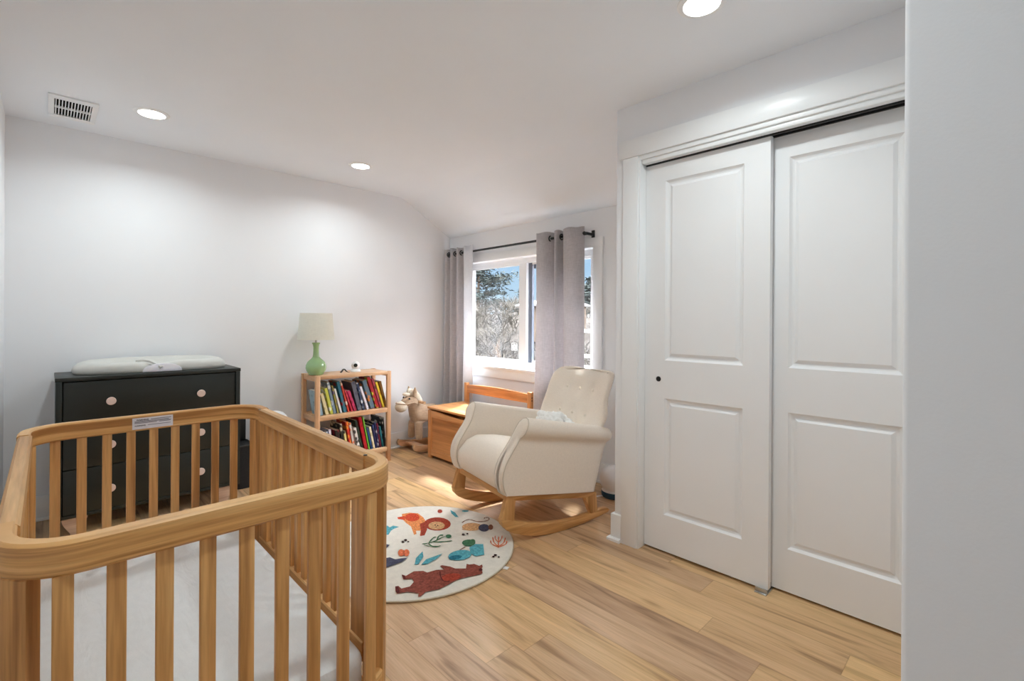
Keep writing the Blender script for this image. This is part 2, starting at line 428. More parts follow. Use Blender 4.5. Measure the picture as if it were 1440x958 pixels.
m = B((-.745, 2.30, 0)); m.box(-.77, -.73, 2.335, 2.342, .004, .03); m.build('fin', CHROME, g)

# baseboards with shoe moulding
def base(name, label, segs):
    b = B()
    for x0, x1, y0, y1, nx, ny in segs:   # n = direction into the room
        h = .146; d = .015; s_ = .016
        bx0, bx1 = (x0, x1) if nx == 0 else ((x0, x0+d) if nx > 0 else (x0-d, x0))
        by0, by1 = (y0, y1) if ny == 0 else ((y0, y0+d) if ny > 0 else (y0-d, y0))
        b.box(bx0, bx1, by0, by1, 0, h, bev=.003)
        sx0, sx1 = (x0, x1) if nx == 0 else ((x0+d, x0+d+s_) if nx > 0 else (x0-d-s_, x0-d))
        sy0, sy1 = (y0, y1) if ny == 0 else ((y0+d, y0+d+s_) if ny > 0 else (y0-d-s_, y0-d))
        b.box(sx0, sx1, sy0, sy1, 0, .020, bev=.006)
    struct(b.build(name, TRIM), label, 'baseboard')
base('baseboard_left', 'white baseboard along the wall behind the dresser', [(XL, XL, YN, YW, 1, 0)])
base('baseboard_back', 'white baseboard under the window', [(XL+.015, -1.511, YW, YW, 0, -1)])
base('baseboard_front', 'white baseboard along the near wall', [(XL+.015, XR, YN, YN, 0, 1)])
b = B()
def cpath(d): return [(-1.447, YC-d), (-1.496-d, YC-d), (-1.496-d, YW-.016)]
def wrap(d0, d1, h, c):
    i, o_ = cpath(d0), cpath(d1)
    m_ = cpath(d1-c)
    b.rings([[(*i[k], 0), (*o_[k], 0), (*o_[k], h-c), (*m_[k], h), (*i[k], h)] for k in range(3)])
wrap(0, .015, .146, .003); wrap(.0152, .031, .020, .006)
struct(b.build('baseboard_closet', TRIM), 'white baseboard wrapping the closet corner', 'baseboard')
base('baseboard_right', 'white baseboard of the wall end', [(XB, XR, YB, YB, 0, -1)])

# ------------------------------------------------------------------ window
o = (-2.9, YW, WZ0); wn = sgroup('window_1', o, 'white sliding window behind the grey curtains', 'window')
b = B(o)
b.box(WX0-.084, WX0, YW-.018, YW, .676, WZ1, bev=.002); b.box(WX1, WX1+.084, YW-.018, YW, .676, WZ1, bev=.002)
b.box(WX0-.09, WX1+.09, YW-.02, YW, WZ1, WZ1+.072, bev=.002)
b.box(WX0, WX1, YW-.016, YW, .676, WZ0-.022, bev=.002)
b.build('casing', TRIM, wn)
B(o).box(WX0, WX1, YW-.034, YW+.14, WZ0-.022, WZ0, bev=.003).build('sill', TRIM, wn)
b = B(o); y0, y1 = YW+.06, YW+.135
b.box(WX0, WX0+.040, y0, y1, WZ0, WZ1); b.box(WX1-.075, WX1, y0, y1, WZ0, WZ1)
b.box(WX0+.040, WX1-.075, y0, y1, WZ0, WZ0+.050); b.box(WX0+.040, WX1-.075, y0, y1, WZ1-.045, WZ1)
b.build('window_frame', VINYL, wn, smooth=False)
sx0, sx1 = -3.725, -2.945        # fixed pane, then the slider behind it
sash = B(o)
ys0, ys1 = YW+.066, YW+.092
sash.box(sx0, sx0+.012, ys0, ys1, WZ0+.05, WZ1-.045); sash.box(-3.035, -2.945, ys0, ys1, WZ0+.05, WZ1-.045)
sash.box(sx0+.012, -3.035, ys0, ys1, WZ0+.05, WZ0+.068); sash.box(sx0+.012, -3.035, ys0, ys1, WZ1-.062, WZ1-.045)
s1 = sash.build('sash', VINYL, wn, smooth=False)
B(o).box(sx0+.01, -3.03, YW+.078, YW+.082, WZ0+.066, WZ1-.06).build('glass', GLASS, s1, smooth=False)
sash = B(o); ys0, ys1 = YW+.098, YW+.124
sash.box(-2.955, -2.905, ys0, ys1, WZ0+.05, WZ1-.045, mi=1); sash.box(-2.26, -2.243, ys0, ys1, WZ0+.05, WZ1-.045)  # rear stile coloured grey to paint in its shade
sash.box(-2.905, -2.26, ys0, ys1, WZ0+.05, WZ0+.068); sash.box(-2.905, -2.26, ys0, ys1, WZ1-.062, WZ1-.045)
s2 = sash.build('sash', [VINYL, GREYS], wn, smooth=False)
B(o).box(-2.906, -2.255, YW+.108, YW+.112, WZ0+.066, WZ1-.06).build('glass', GLASS, s2, smooth=False)
b = B(o); b.box(-2.88, -2.855, YW+.09, YW+.104, WZ1-.10, WZ1-.062, bev=.003); b.build('latch', GREYS, wn)
st = thing('window_sticker', (-3.105, YW+.077, .965), 'small square white decal low on the left window pane', 'decal')
b = B((-3.105, YW+.077, .965))
for x0, x1, z0, z1 in ((-3.14, -3.07, .995, 1.0), (-3.14, -3.07, .93, .935), (-3.14, -3.135, .93, 1.0), (-3.075, -3.07, .93, 1.0)): b.box(x0, x1, YW+.0755, YW+.078, z0, z1)
b.build('border', WHITEP, st, smooth=False)
b = B((-3.105, YW+.077, .965)); b.torus((-3.103, YW+.075, .962), .017, .007, 'Y'); b.build('ring', WHITEP, st)

# ------------------------------------------------------------------ curtains and rod
RY, RZ = 2.872, 1.853
r = thing('curtain_rod', (-2.9, RY, RZ), 'black metal curtain rod above the window', 'curtain rod')
o = (-2.9, RY, RZ)
B(o).tube([(-3.93, RY, RZ), (-2.215, RY, RZ+.004)], .0095, 12).build('rod', BLACK, r)
B(o).tube([(-2.235, RY, RZ+.004), (-2.225, RY, RZ+.004), (-2.19, RY, RZ+.004), (-2.185, RY, RZ+.004)], [.010, .015, .015, .010], 14).build('finial', BLACK, r)
b = B(o); b.box(-2.182, -2.170, RY-.006, YW-.0, RZ-.008, RZ+.012, bev=.002); b.box(-2.19, -2.163, YW-.008, YW, RZ-.045, RZ+.035, bev=.002); b.tube([(-2.23, RY, RZ-.004), (-2.17, RY, RZ-.004)], .008)
b.build('bracket', BLACK, r)
b = B(o); b.box(-3.90, -3.888, RY-.006, YW, RZ-.012, RZ+.008, bev=.002); b.box(-3.91, -3.88, YW-.008, YW, RZ-.045, RZ+.035, bev=.002)
b.build('bracket', BLACK, r)

def curtain(name, label, path, ztop, zbot, flare, lining_from=None):
    """path = plan polyline of the folds at the rod"""
    x0 = path[0][0]; x1 = path[-1][0]; xc = (x0+x1)/2
    t = thing(name, (xc, RY, 0), label, 'curtain', 'grey grommet curtains')
    # smooth the polyline
    P = [Vector((a, b_, 0)) for a, b_ in path]; S = []
    for i in range(len(P)-1):
        p0, p1, p2, p3 = P[max(i-1, 0)], P[i], P[i+1], P[min(i+2, len(P)-1)]
        for k in range(8):
            u = k/8; S.append(.5*((2*p1)+(p2-p0)*u+(2*p0-5*p1+4*p2-p3)*u*u+(3*p1-p0-3*p2+p3)*u**3))
    S.append(P[-1])
    b = B((xc, RY, 0)); rg = []; nz = 22
    for k in range(nz+1):
        v = k/nz; z = ztop+(zbot-ztop)*v; ring = []
        for i, p in enumerate(S):
            q = i/(len(S)-1)
            w1 = .006*math.sin(q*17+v*5)*v
            amp = 1-.12*math.sin(v*3.1)
            x = xc+(p.x-xc)*(1+flare*v)+.010*math.sin(v*4+q*9)*v
            y = RY+(p.y-RY)*amp+w1
            ring.append((x, min(y, 2.925), z+.004*math.sin(q*40)*(1-v)))
        rg.append(ring)
    b.rings(rg, closed=False, cap=False)
    if lining_from is not None:
        b.bm.faces.ensure_lookup_table()
        for f in b.bm.faces:
            if f.calc_center_median().x+xc > lining_from: f.material_index = 1
    c = b.build('cloth', [CURT, LINING], t, ang=180); solid(c, .004)
    return t, xc
cl, xc = curtain('curtain', 'grey grommet curtain hanging in the corner left of the window', [(-3.955, 2.90), (-3.90, 2.845), (-3.85, 2.90), (-3.79, 2.83), (-3.745, 2.905), (-3.69, 2.83), (-3.645, 2.91), (-3.60, 2.842), (-3.54, 2.835), (-3.475, 2.85)], 1.905, .03, .05, -3.612)
for x in (-3.87, -3.767, -3.668, -3.59): B((xc, RY, 0)).torus((x, RY-.002, RZ), .021, .005, 'X').build('grommet', BLACK, cl)
cr, xc = curtain('curtain', 'grey grommet curtain hanging across the right half of the window', [(-2.665, 2.872), (-2.635, 2.825), (-2.57, 2.822), (-2.52, 2.87), (-2.492, 2.915), (-2.465, 2.85), (-2.435, 2.822), (-2.418, 2.87), (-2.395, 2.918), (-2.372, 2.875), (-2.36, 2.83), (-2.28, 2.815), (-2.22, 2.835), (-2.195, 2.875)], 1.905, .03, .07)
for x in (-2.525, -2.458, -2.412, -2.215): B((xc, RY, 0)).torus((x, RY-.002, RZ+.002), .021, .005, 'X').build('grommet', BLACK, cr)

# ------------------------------------------------------------------ ceiling fixtures
def downlight(x, y, label, lit=True):
    t = thing('recessed_light', (x, y, ZC), label, 'ceiling light', 'round recessed ceiling lights')
    B((x, y, ZC)).lathe(x, y, [(.062, ZC-.004), (.064, ZC-.008), (.076, ZC-.007), (.084, ZC-.003), (.086, ZC+.001), (.060, ZC+.001), (.062, ZC-.004)], 40).build('trim_ring', TRIM, t)
    B((x, y, ZC)).lathe(x, y, [(.0, ZC-.0062), (.05, ZC-.0062), (.063, ZC-.005), (.063, ZC-.001), (0, ZC-.001)], 40).build('lens', LED, t)
    l = bpy.data.lights.new('downlight', 'AREA'); l.shape = 'DISK'; l.size = .12; l.spread = R(154); l.energy = LAMP; l.color = (.87, .968, .99)
    lo = bpy.data.objects.new('downlight', l); C.objects.link(lo); lo.parent = t; lo.location = (0, 0, -.009)
downlight(-3.358, .416, 'recessed ceiling light next to the air vent')
downlight(-3.378, 1.680, 'small recessed ceiling light above the bookshelf, halfway to the window')
downlight(-.775, 1.700, 'large recessed ceiling light in front of the closet')
downlight(-.775, .416, 'recessed ceiling light above the near end of the crib')
v = thing('air_vent', (-3.60, .093, ZC), 'white ceiling air vent with dark louvre slots', 'air vent')
o = (-3.60, .093, ZC); b = B(o)
x0, x1, y0, y1 = -3.785, -3.418, -.005, .195
z0 = ZC-.010
b.box(x0, x0+.05, y0, y1, z0, ZC, bev=.003); b.box(x1-.05, x1, y0, y1, z0, ZC, bev=.003)
b.box(x0+.05, x1-.05, y0, y0+.025, z0, ZC, bev=.003); b.box(x0+.05, x1-.05, y1-.025, y1, z0, ZC, bev=.003)
b.build('vent_frame', TRIM, v)
B(o).box(x0+.03, x1-.03, y0+.015, y1-.015, ZC-.002, ZC-.0005).build('dark_opening', DARK, v, smooth=False)  # dark sheet painted for the shade behind the louvres
b = B(o)
for i in range(12):
    yy = y0+.031+i*(y1-y0-.062)/11
    b.box(x0+.045, x1-.045, yy-.0022, yy+.0022, z0+.001, ZC-.002)
b.box((x0+x1)/2-.007, (x0+x1)/2+.007, y0+.026, y1-.026, z0, ZC-.002)
b.build('louvres', TRIM, v, smooth=False)

# ------------------------------------------------------------------ crib
def arc(cx, cy, r, a0, a1, n):
    return [(cx+r*math.cos(R(a0+(a1-a0)*i/n)), cy+r*math.sin(R(a0+(a1-a0)*i/n))) for i in range(n+1)]
cr_o = (-1.84, .3225, 0)
crib = thing('crib', cr_o, 'light pine slatted baby crib with rounded corners in the foreground', 'crib')
CX0, CX1, CY0, CY1, CT = -2.515, -1.165, -.075, .720, .80
RT, RH, RAD = .034, .064, .115
def rect_sec(w_, h0, h1, c=.006):
    w2 = w_/2
    return [(-w2+c, h0), (w2-c, h0), (w2, h0+c), (w2, h1-c), (w2-c, h1), (-w2+c, h1), (-w2, h1-c), (-w2, h0+c)]
def U_path(end, inset=RT/2, tip=.06):
    """plan path of the bent rail at one end"""
    y0, y1 = CY0+inset, CY1-inset
    if end > 0:
        x = CX1-inset
        return [(x-RAD-tip, y0)] + arc(x-RAD, y0+RAD, RAD, -90, 0, 10) + arc(x-RAD, y1-RAD, RAD, 0, 90, 10) + [(x-RAD-tip, y1)]
    x = CX0+inset
    return [(x+RAD+tip, y1)] + arc(x+RAD, y1-RAD, RAD, 90, 180, 10) + arc(x+RAD, y0+RAD, RAD, 180, 270, 10) + [(x+RAD+tip, y0)]
for end in (1, -1):
    p = [(x, y, 0) for x, y in U_path(end)]
    B(cr_o).sweep(p, rect_sec(RT, CT-RH, CT)).build('end_rail', PINE_H, crib)
    p = [(x, y, 0) for x, y in U_path(end)]
    B(cr_o).sweep(p, rect_sec(.026, .185, .235)).build('end_bottom_rail', PINE_H, crib)
# curved corner legs
for end in (1, -1):
    x = (CX1-RT/2) if end > 0 else (CX0+RT/2)
    for sy in (1, -1):
        y = (CY1-RT/2-RAD) if sy > 0 else (CY0+RT/2+RAD)
        a0, a1 = {(1, 1): (40, 90), (1, -1): (-40, -90), (-1, 1): (122, 90), (-1, -1): (238, 270)}[(end, sy)]
        pl = arc(x-end*RAD, y, RAD, a0, a1, 8); pl = pl+[(pl[-1][0]-end*.055, pl[-1][1])]
        B(cr_o).sweep([(u, v_, 0) for u, v_ in pl], rect_sec(.027, 0, CT-RH+.002, .004)).build('leg', PINE_Z, crib)
# end slats: one mesh, copied
sl = B((0, 0, 0)).box(-.008, .008, -.0148, .0148, .23, CT-RH+.002, bev=.003).build('end_slat', PINE_Z, crib)
k = 0
for x in (CX1-RT/2, CX0+RT/2):
    for i in range(9):
        o = sl if k == 0 else sl.copy()
        if k: C.objects.link(o)
        o.location = (x-cr_o[0], .0215+.0752*i-cr_o[1], 0); k += 1
# long sides
ss = B((0, 0, 0)).box(-.016, .016, -.009, .009, .22, CT-RH+.004, bev=.003).build('side_slat', PINE_Z, crib)
k = 0
for y, nm in ((CY1-.020, 1), (CY0+.020, -1)):
    B(cr_o).sweep([(-2.338, y, 0), (-1.342, y, 0)], rect_sec(.036, CT-RH-.002, CT-.002, .007)).build('side_rail', PINE_X, crib)
    B(cr_o).sweep([(-2.33, y, 0), (-1.35, y, 0)], rect_sec(.030, .165, .225, .004)).build('side_bottom_rail', PINE_X, crib)
    for x0, x1 in ((-2.335, -2.245), (-1.435, -1.345)):
        B(cr_o).box(x0, x1, y-.011, y+.011, .22, CT-RH+.002, bev=.003).build('side_stile', PINE_Z, crib)
    for i in range(11):
        o = ss if k == 0 else ss.copy()
        if k: C.objects.link(o)
        o.location = (-1.84+.067*(i-5)-cr_o[0], y-cr_o[1], 0); k += 1
# mattress platform
b = B(cr_o); b.box(-2.46, -1.215, -.032, .677, .125, .140)
b.build('mattress_platform', PINE_X, crib)
# bolts at the joints
for x, y in ((-1.345, CY1-.04), (-2.335, CY1-.04)):
    B(cr_o).tube([(x+.022, y-.001, CT-.0025), (x+.022, y-.001, CT-.0008)], .006, 12).build('bolt', BLACK, crib)
lb = B(cr_o); lb.box(CX0+RT-.0005, CX0+RT+.0012, .249, .386, CT-.056, CT-.010); lab = lb.build('warning_label', plain('label_paper', (226, 224, 230), .6, .3, .02, 60), crib, smooth=False)
lab['label'] = 'white printed warning label'
b = B(cr_o); lx = CX0+RT+.0012
for i, (z, y0, y1, h) in enumerate(((.7815, .310, .380, .0012), (.7760, .256, .372, .0010), (.7722, .256, .380, .0010), (.7684, .256, .330, .0010), (.7684, .338, .378, .0010), (.7585, .300, .378, .0010))):
    b.box(lx, lx+.0006, y0, y1, z-h, z+h)
b.build('small_print', plain('grey_ink', (120, 118, 130), .7, .2), lab, smooth=False)
def word(text, name, loc, size, mat, parent, bold=.02):
    cu = bpy.data.curves.new(name, 'FONT'); cu.body = text; cu.size = size; cu.extrude = .0003; cu.offset = bold*size
    t = bpy.data.objects.new(name, cu); C.objects.link(t)
    dg = bpy.context.evaluated_depsgraph_get(); me = bpy.data.meshes.new_from_object(t.evaluated_get(dg))
    bpy.data.objects.remove(t)
    M = Matrix(((0, 0, 1, loc[0]), (1, 0, 0, loc[1]), (0, 1, 0, loc[2]), (0, 0, 0, 1)))
    me.transform(M); me.materials.clear(); me.materials.append(mat)
    o = bpy.data.objects.new(name, me); C.objects.link(o); o.parent = parent
    return o
INK = plain('black_ink', (30, 28, 30), .7, .2)
word('WARNING', 'lettering', (lx+.0004-cr_o[0], .262-cr_o[1], .7785-cr_o[2]), .0085, INK, lab)
word('WARNING', 'lettering', (lx+.0004-cr_o[0], .256-cr_o[1], .7555-cr_o[2]), .0075, INK, lab)

# mattress
mo = (-1.855, .3075, .1405); mt = thing('crib_mattress', mo, 'white crib mattress with fitted sheet inside the crib', 'mattress')
b = B(mo); rg = []
x0, x1, y0, y1, z0, z1 = -2.465, -1.232, -.030, .645, .1405, .272
def rrect(x0, x1, y0, y1, r, n=5):
    pts = []
    for cx, cy, a in ((x1-r, y1-r, 0), (x0+r, y1-r, 90), (x0+r, y0+r, 180), (x1-r, y0+r, 270)):
        pts += arc(cx, cy, r, a, a+90, n)
    return pts
for ins, z in ((.012, z0), (.002, z0+.012), (0, z0+.03), (0, z1-.03), (.003, z1-.016), (.010, z1-.005), (.022, z1-.0005), (.05, z1+.001)):
    rg.append([(x, y, z) for x, y in rrect(x0+ins, x1-ins, y0+ins, y1-ins, .05)])
b.rings(rg); b.build('fitted_sheet', SHEET, mt)

# ------------------------------------------------------------------ dresser
do = (-3.765, .478, 0); dr = thing('dresser', do, 'black-green chest of drawers with round pale knobs behind the crib', 'dresser')
X0, X1, Y0, Y1, Z0, Z1 = -3.960, -3.572, .031, .925, .098, .873
b = B(do)
b.box(X0, X1+.012, Y0, Y0+.026, Z0, Z1-.022, bev=.002); b.box(X0, X1+.012, Y1-.026, Y1, Z0, Z1-.022, bev=.002)
b.box(X0, X1+.012, Y0-.003, Y1+.003, Z1-.022, Z1, bev=.003); b.box(X0, X1+.008, Y0+.02, Y1-.02, Z0, Z0+.018, bev=.002)
b.box(X0, X0+.012, Y0+.02, Y1-.02, Z0, Z1-.02); b.box(X0, X1-.015, Y0+.02, Y1-.02, Z0+.25, Z0+.256)
b.build('cabinet_body', DRESS, dr)
for z0, z1, kz in ((.612, .846, .728), (.366, .608, .481), (.118, .362, .232)):
    dd = B(do).box(X1-.012, X1+.006, Y0+.030, Y1-.030, z0, z1, bev=.002).build('drawer', DRESS, dr)
    for ky in (.2615, .7005):
        kb = B(do); rg = []
        for r_, x in ((.008, X1+.004), (.008, X1+.016), (.019, X1+.018), (.0225, X1+.021), (.0225, X1+.026), (.020, X1+.029), (.0001, X1+.0295)):
            rg.append([(x, ky+r_*math.cos(a*math.pi/14), kz+r_*math.sin(a*math.pi/14)) for a in range(28)])
        kb.rings(rg).build('knob', KNOB, dd)
foot = [(.056, .098)] + [(.056+.034*(1-math.cos(R(a))), .098-.06*math.sin(R(a))*.0-.098*(a/90)*.85) for a in range(15, 91, 15)] + [(.092, 0), (.150, 0), (.150, .05), (.17, .098)]
for xx in (X1-.035, X0+.02):
    B(do).prism(foot, xx, xx+.024, 'X', bev=.002).build('foot', FOOT, dr)
    B(do).prism([(.956-y, z) for y, z in foot], xx, xx+.024, 'X', bev=.002).build('foot', FOOT, dr)

# contoured changing pad: peanut outline, raised rim, dip at the waist
po = (-3.775, .49, .8735); pad = thing('changing_pad', po, 'pale grey contoured changing pad lying on top of the dresser', 'changing pad')
b = B(po); rg = []; NA = 64
prof = [(.0, .0), (1.0, .0), (1.02, .25), (1.0, .62), (.95, .88), (.88, 1.0), (.78, .93), (.66, .62), (.50, .42), (.25, .36), (.0, .35)]
for r_, h in prof[1:]:
    ring = []
    for k in range(NA):
        a = 2*math.pi*k/NA; cu_, sv = math.cos(a), math.sin(a)
        e = 2/2.8
        u = math.copysign(abs(cu_)**e, cu_); v = math.copysign(abs(sv)**e, sv)
        y = .49+.385*r_*u
        waist = 1-.10*math.exp(-(u/.28)**2)
        x = -3.778+.165*r_*v*waist
        H = .066+.012*max(0, -v)
        if v > .3: H -= .030*math.exp(-((u+.02)/.17)**2)*min(1, (v-.3)/.4)
        ring.append((x, y, .8735+h*H))
    rg.append(ring)
b.rings(rg); b.build('pad', PADM, pad, ang=80)
b = B(po); half = [(.408, .0)] + [(.507+.099*math.cos(R(a)), .050*math.sin(R(a))**.8) for a in range(165, 0, -15)] + [(.606, .0)]
b.prism([(y, .876+z) for y, z in half], -3.608, -3.596, 'X', bev=.003)
b.build('buckle_plate', BUCKLE, pad)
b = B(po); pth = [(-3.70, .395, .944), (-3.665, .425, .950), (-3.637, .455, .944), (-3.615, .485, .925), (-3.600, .505, .905)]
b.rings([[(p[0]-.014, p[1]-.004, p[2]-.012), (p[0]+.010, p[1]-.012, p[2]-.012), (p[0]+.012, p[1]-.010, p[2]), (p[0]+.004, p[1]+.008, p[2]+.004), (p[0]-.012, p[1]+.012, p[2])] for p in pth])
st_ = b.build('strap', PADM, pad)

# ------------------------------------------------------------------ bin and hamper between dresser and shelf
ho = (-3.84, 1.005, 0); h = thing('mesh_hamper', ho, 'black mesh hamper standing against the right side of the dresser', 'hamper')
b = B(ho); b.rings([[(x, y, z) for x, y in rrect(-3.945+i_, -3.735-i_, .945+i_, 1.065-i_, .025)] for z, i_ in ((0, .012), (.30, 0))], cap=True); b.build('basket', MESHM, h)
b = B(ho); p = [(x, y, .302) for x, y in rrect(-3.945, -3.735, .945, 1.065, .025)]; b.tube(p+[p[0]], .006, 8); b.build('rim', BLACK, h)
b = B(ho); b.box(-3.94, -3.925, .955, 1.06, .30, .52, bev=.008); b.build('raised_lid', BLACK, h)
do_ = (-3.78, 1.21, 0); d = thing('diaper_pail', do_, 'white round-topped pail just showing over the crib rail', 'pail')
B(do_).lathe(-3.78, 1.21, [(0, 0), (.085, 0), (.095, .012), (.095, .40), (.09, .41)], 32).build('body', WHITEP, d)
B(do_).lathe(-3.78, 1.21, [(.097, .405), (.097, .44), (.088, .475), (.062, .503), (.03, .516), (0, .519)], 32).build('lid', WHITEP, d)

# ------------------------------------------------------------------ bookshelf
so = (-3.80, 1.786, 0); sh = thing('bookshelf', so, 'small open wooden bookshelf full of picture books against the wall', 'bookshelf')
SX0, SX1, SY0, SY1 = -3.952, -3.652, 1.467, 2.107
for y0 in (SY0, SY1-.034):
    for x0 in (SX0, SX1-.030):
        B(so).box(x0, x0+.030, y0, y0+.034, 0, .766, bev=.003).build('leg', BEECH_Z, sh)
    for z in (.722, .408, .080):
        B(so).box(SX0+.028, SX1-.028, y0+.008, y0+.026, z, z+.040, bev=.002).build('side_rail', BEECH_X, sh)
for z0, z1, nm in ((.738, .764, 'top'), (.418, .455, 'shelf'), (.086, .121, 'shelf')):
    b = B(so); b.box(SX0+.004, SX1-.002, SY0+.030, SY1-.030, z0, z1, bev=.003); b.build(nm, BEECH_Y, sh)

# books: (spine colour, second colour, words, base y, top y, top z, width factor)
UP = [
 ((150, 180, 196), (118, 150, 170), 'large pale blue book at the left end of the upper shelf', 1.523, 1.490, .655, 1.3),
 ((226, 216, 170), (196, 178, 120), 'thin cream book beside the large pale blue book on the upper shelf', 1.570, 1.523, .631, .9),
 ((200, 206, 88), (226, 232, 226), 'lime green and white book on the upper shelf', 1.606, 1.556, .670, .9),
 ((120, 140, 156), (206, 212, 214), 'tall blue grey book with white edge on the upper shelf', 1.632, 1.572, .716, .9),
 ((150, 142, 66), (96, 72, 112), 'olive and purple book left of the white book on the upper shelf', 1.657, 1.606, .685, .8),
 ((222, 224, 224), (182, 190, 194), 'plain white book left of the teal book on the upper shelf', 1.682, 1.628, .659, 1.0),
 ((44, 108, 128), (176, 40, 44), 'tall teal book with a red top on the upper shelf', 1.716, 1.652, .713, .95),
 ((206, 72, 54), (236, 214, 196), 'red orange book with white lettering marks on the upper shelf', 1.745, 1.680, .699, .9),
 ((188, 40, 66), (220, 90, 110), 'short crimson book beside the magenta book on the upper shelf', 1.775, 1.712, .640, .9),
 ((206, 60, 110), (150, 34, 60), 'short magenta book left of the slate book on the upper shelf', 1.802, 1.742, .632, .9),
 ((92, 98, 112), (70, 76, 92), 'wide dark slate book in the middle of the upper shelf', 1.840, 1.776, .700, 1.1),
 ((44, 62, 96), (214, 220, 226), 'navy book with a teal top right of the slate book', 1.876, 1.814, .690, .8),
 ((226, 222, 232), (60, 80, 130), 'short lilac white book right of the slate book', 1.912, 1.844, .656, 1.0),
 ((92, 116, 132), (222, 132, 56), 'blue grey and orange book on the upper shelf', 1.956, 1.874, .703, 1.0),
 ((170, 34, 44), (196, 204, 60), 'tall red, black and lime book near the right end of the upper shelf', 2.000, 1.912, .729, 1.05),
 ((168, 70, 88), (90, 40, 52), 'maroon pink book right of the red, black and lime book', 2.030, 1.950, .713, .8),
 ((232, 204, 64), (206, 150, 40), 'bright yellow book near the right end of the upper shelf', 2.056, 1.985, .682, .9),
 ((128, 94, 42), (90, 62, 30), 'mustard brown book at the right end of the upper shelf', 2.079, 2.020, .684, .9)]
LO = [
 ((206, 120, 50), (30, 28, 30), 'tiny orange and black book at the left end of the lower shelf', 1.517, 1.509, .262, 1.0),
 ((40, 56, 96), (88, 110, 150), 'navy blue book at the left of the lower shelf', 1.556, 1.530, .340, 1.0),
 ((206, 214, 226), (110, 130, 176), 'white and blue book beside the navy book on the lower shelf', 1.588, 1.564, .330, .8),
 ((186, 190, 214), (226, 228, 236), 'lavender book at the left of the lower shelf', 1.613, 1.588, .345, .8),
 ((40, 34, 36), (124, 26, 48), 'black and maroon book in the middle of the lower shelf', 1.672, 1.650, .330, 1.0),
 ((30, 34, 38), (206, 200, 176), 'tall black and cream book in the middle of the lower shelf', 1.710, 1.678, .375, .9),
 ((226, 212, 140), (60, 54, 40), 'cream yellow spotted book on the lower shelf', 1.741, 1.708, .315, .8),
 ((204, 50, 42), (236, 150, 60), 'red and orange book on the lower shelf', 1.772, 1.728, .385, .9),
 ((206, 200, 196), (222, 110, 54), 'grey white book with orange marks on the lower shelf', 1.800, 1.754, .372, .8),
 ((230, 228, 224), (70, 66, 66), 'white book with black lettering marks on the lower shelf', 1.840, 1.796, .325, 1.0),
 ((34, 58, 50), (20, 30, 28), 'dark green book behind the thick red book on the lower shelf', 1.866, 1.806, .385, .8),
 ((186, 28, 44), (150, 16, 32), 'thick bright red book on the lower shelf', 1.898, 1.838, .408, 1.1),
 ((112, 180, 60), (60, 130, 70), 'thin bright green book beside the thick red book', 1.926, 1.866, .408, .7),
 ((44, 84, 140), (30, 54, 96), 'blue book right of the thin green book on the lower shelf', 1.949, 1.905, .310, .9),
 ((232, 222, 196), (206, 190, 150), 'cream book between the two blue books on the lower shelf', 1.970, 1.929, .315, .9),
 ((34, 44, 88), (70, 84, 130), 'navy book right of the cream book on the lower shelf', 1.992, 1.954, .330, .9),
 ((38, 42, 84), (200, 196, 206), 'navy book with pale dots on the lower shelf', 2.012, 1.974, .348, .8),
 ((110, 34, 58), (40, 40, 80), 'maroon and navy book near the right end of the lower shelf', 2.030, 1.994, .337, .8),
 ((36, 120, 136), (22, 70, 88), 'short teal book near the right end of the lower shelf', 2.052, 2.020, .306, .8),
 ((28, 40, 46), (222, 224, 222), 'tall dark book with a white cover at the right end of the lower shelf', 2.072, 2.046, .378, .9)]
def shelve(T, zs, group, kk):
    for i, (c1, c2, lab_, yb, yt, zt, wf) in enumerate(T):
        zb = zs+.008
        hgt = math.hypot(yb-yt, zt-zb); ang = math.atan2(yb-yt, zt-zb)
        d_ = []
        for j in (i-1, i+1):
            if 0 <= j < len(T):
                hh = min(1, (T[j][5]-zb)/(zt-zb))
                tj = T[j]; kz = min(1, (zt-zb)/(tj[5]-zb))
                d_.append(min(abs(tj[3]-yb), abs((yb+(yt-yb)*hh)-(tj[3]+(tj[4]-tj[3])*kz))))
        th = min(.034, .93*min(d_)*math.cos(ang))*min(1, max(.7, wf)); th = max(th, .008)
        dep = .15+.05*((i*37 % 11)/11)
        zb_ = zs+.0008+th/2*math.sin(ang)
        t = thing('book', (-3.683, yb, zb_), lab_, 'book', group)
        t.rotation_euler = (ang, 0, 0)
        m = book_mat('book_cover_%d_%d' % (kk, i), c1, c2, kk*20+i)
        b = B(); t2 = th/2; cv_ = .0016
        b.box(-dep, 0, -t2, -t2+cv_, 0, hgt); b.box(-dep, 0, t2-cv_, t2, 0, hgt); b.box(-cv_, .0006, -t2, t2, 0, hgt, bev=.0004)
        b.build('cover', m, t, smooth=False)
        B().box(-dep+.003, -cv_, -t2+cv_, t2-cv_, .003, hgt-.003).build('pages', PAPER, t, smooth=False)
shelve(UP, .455, 'picture books leaning on the upper shelf', 1)
shelve(LO, .121, 'picture books leaning on the lower shelf', 2)

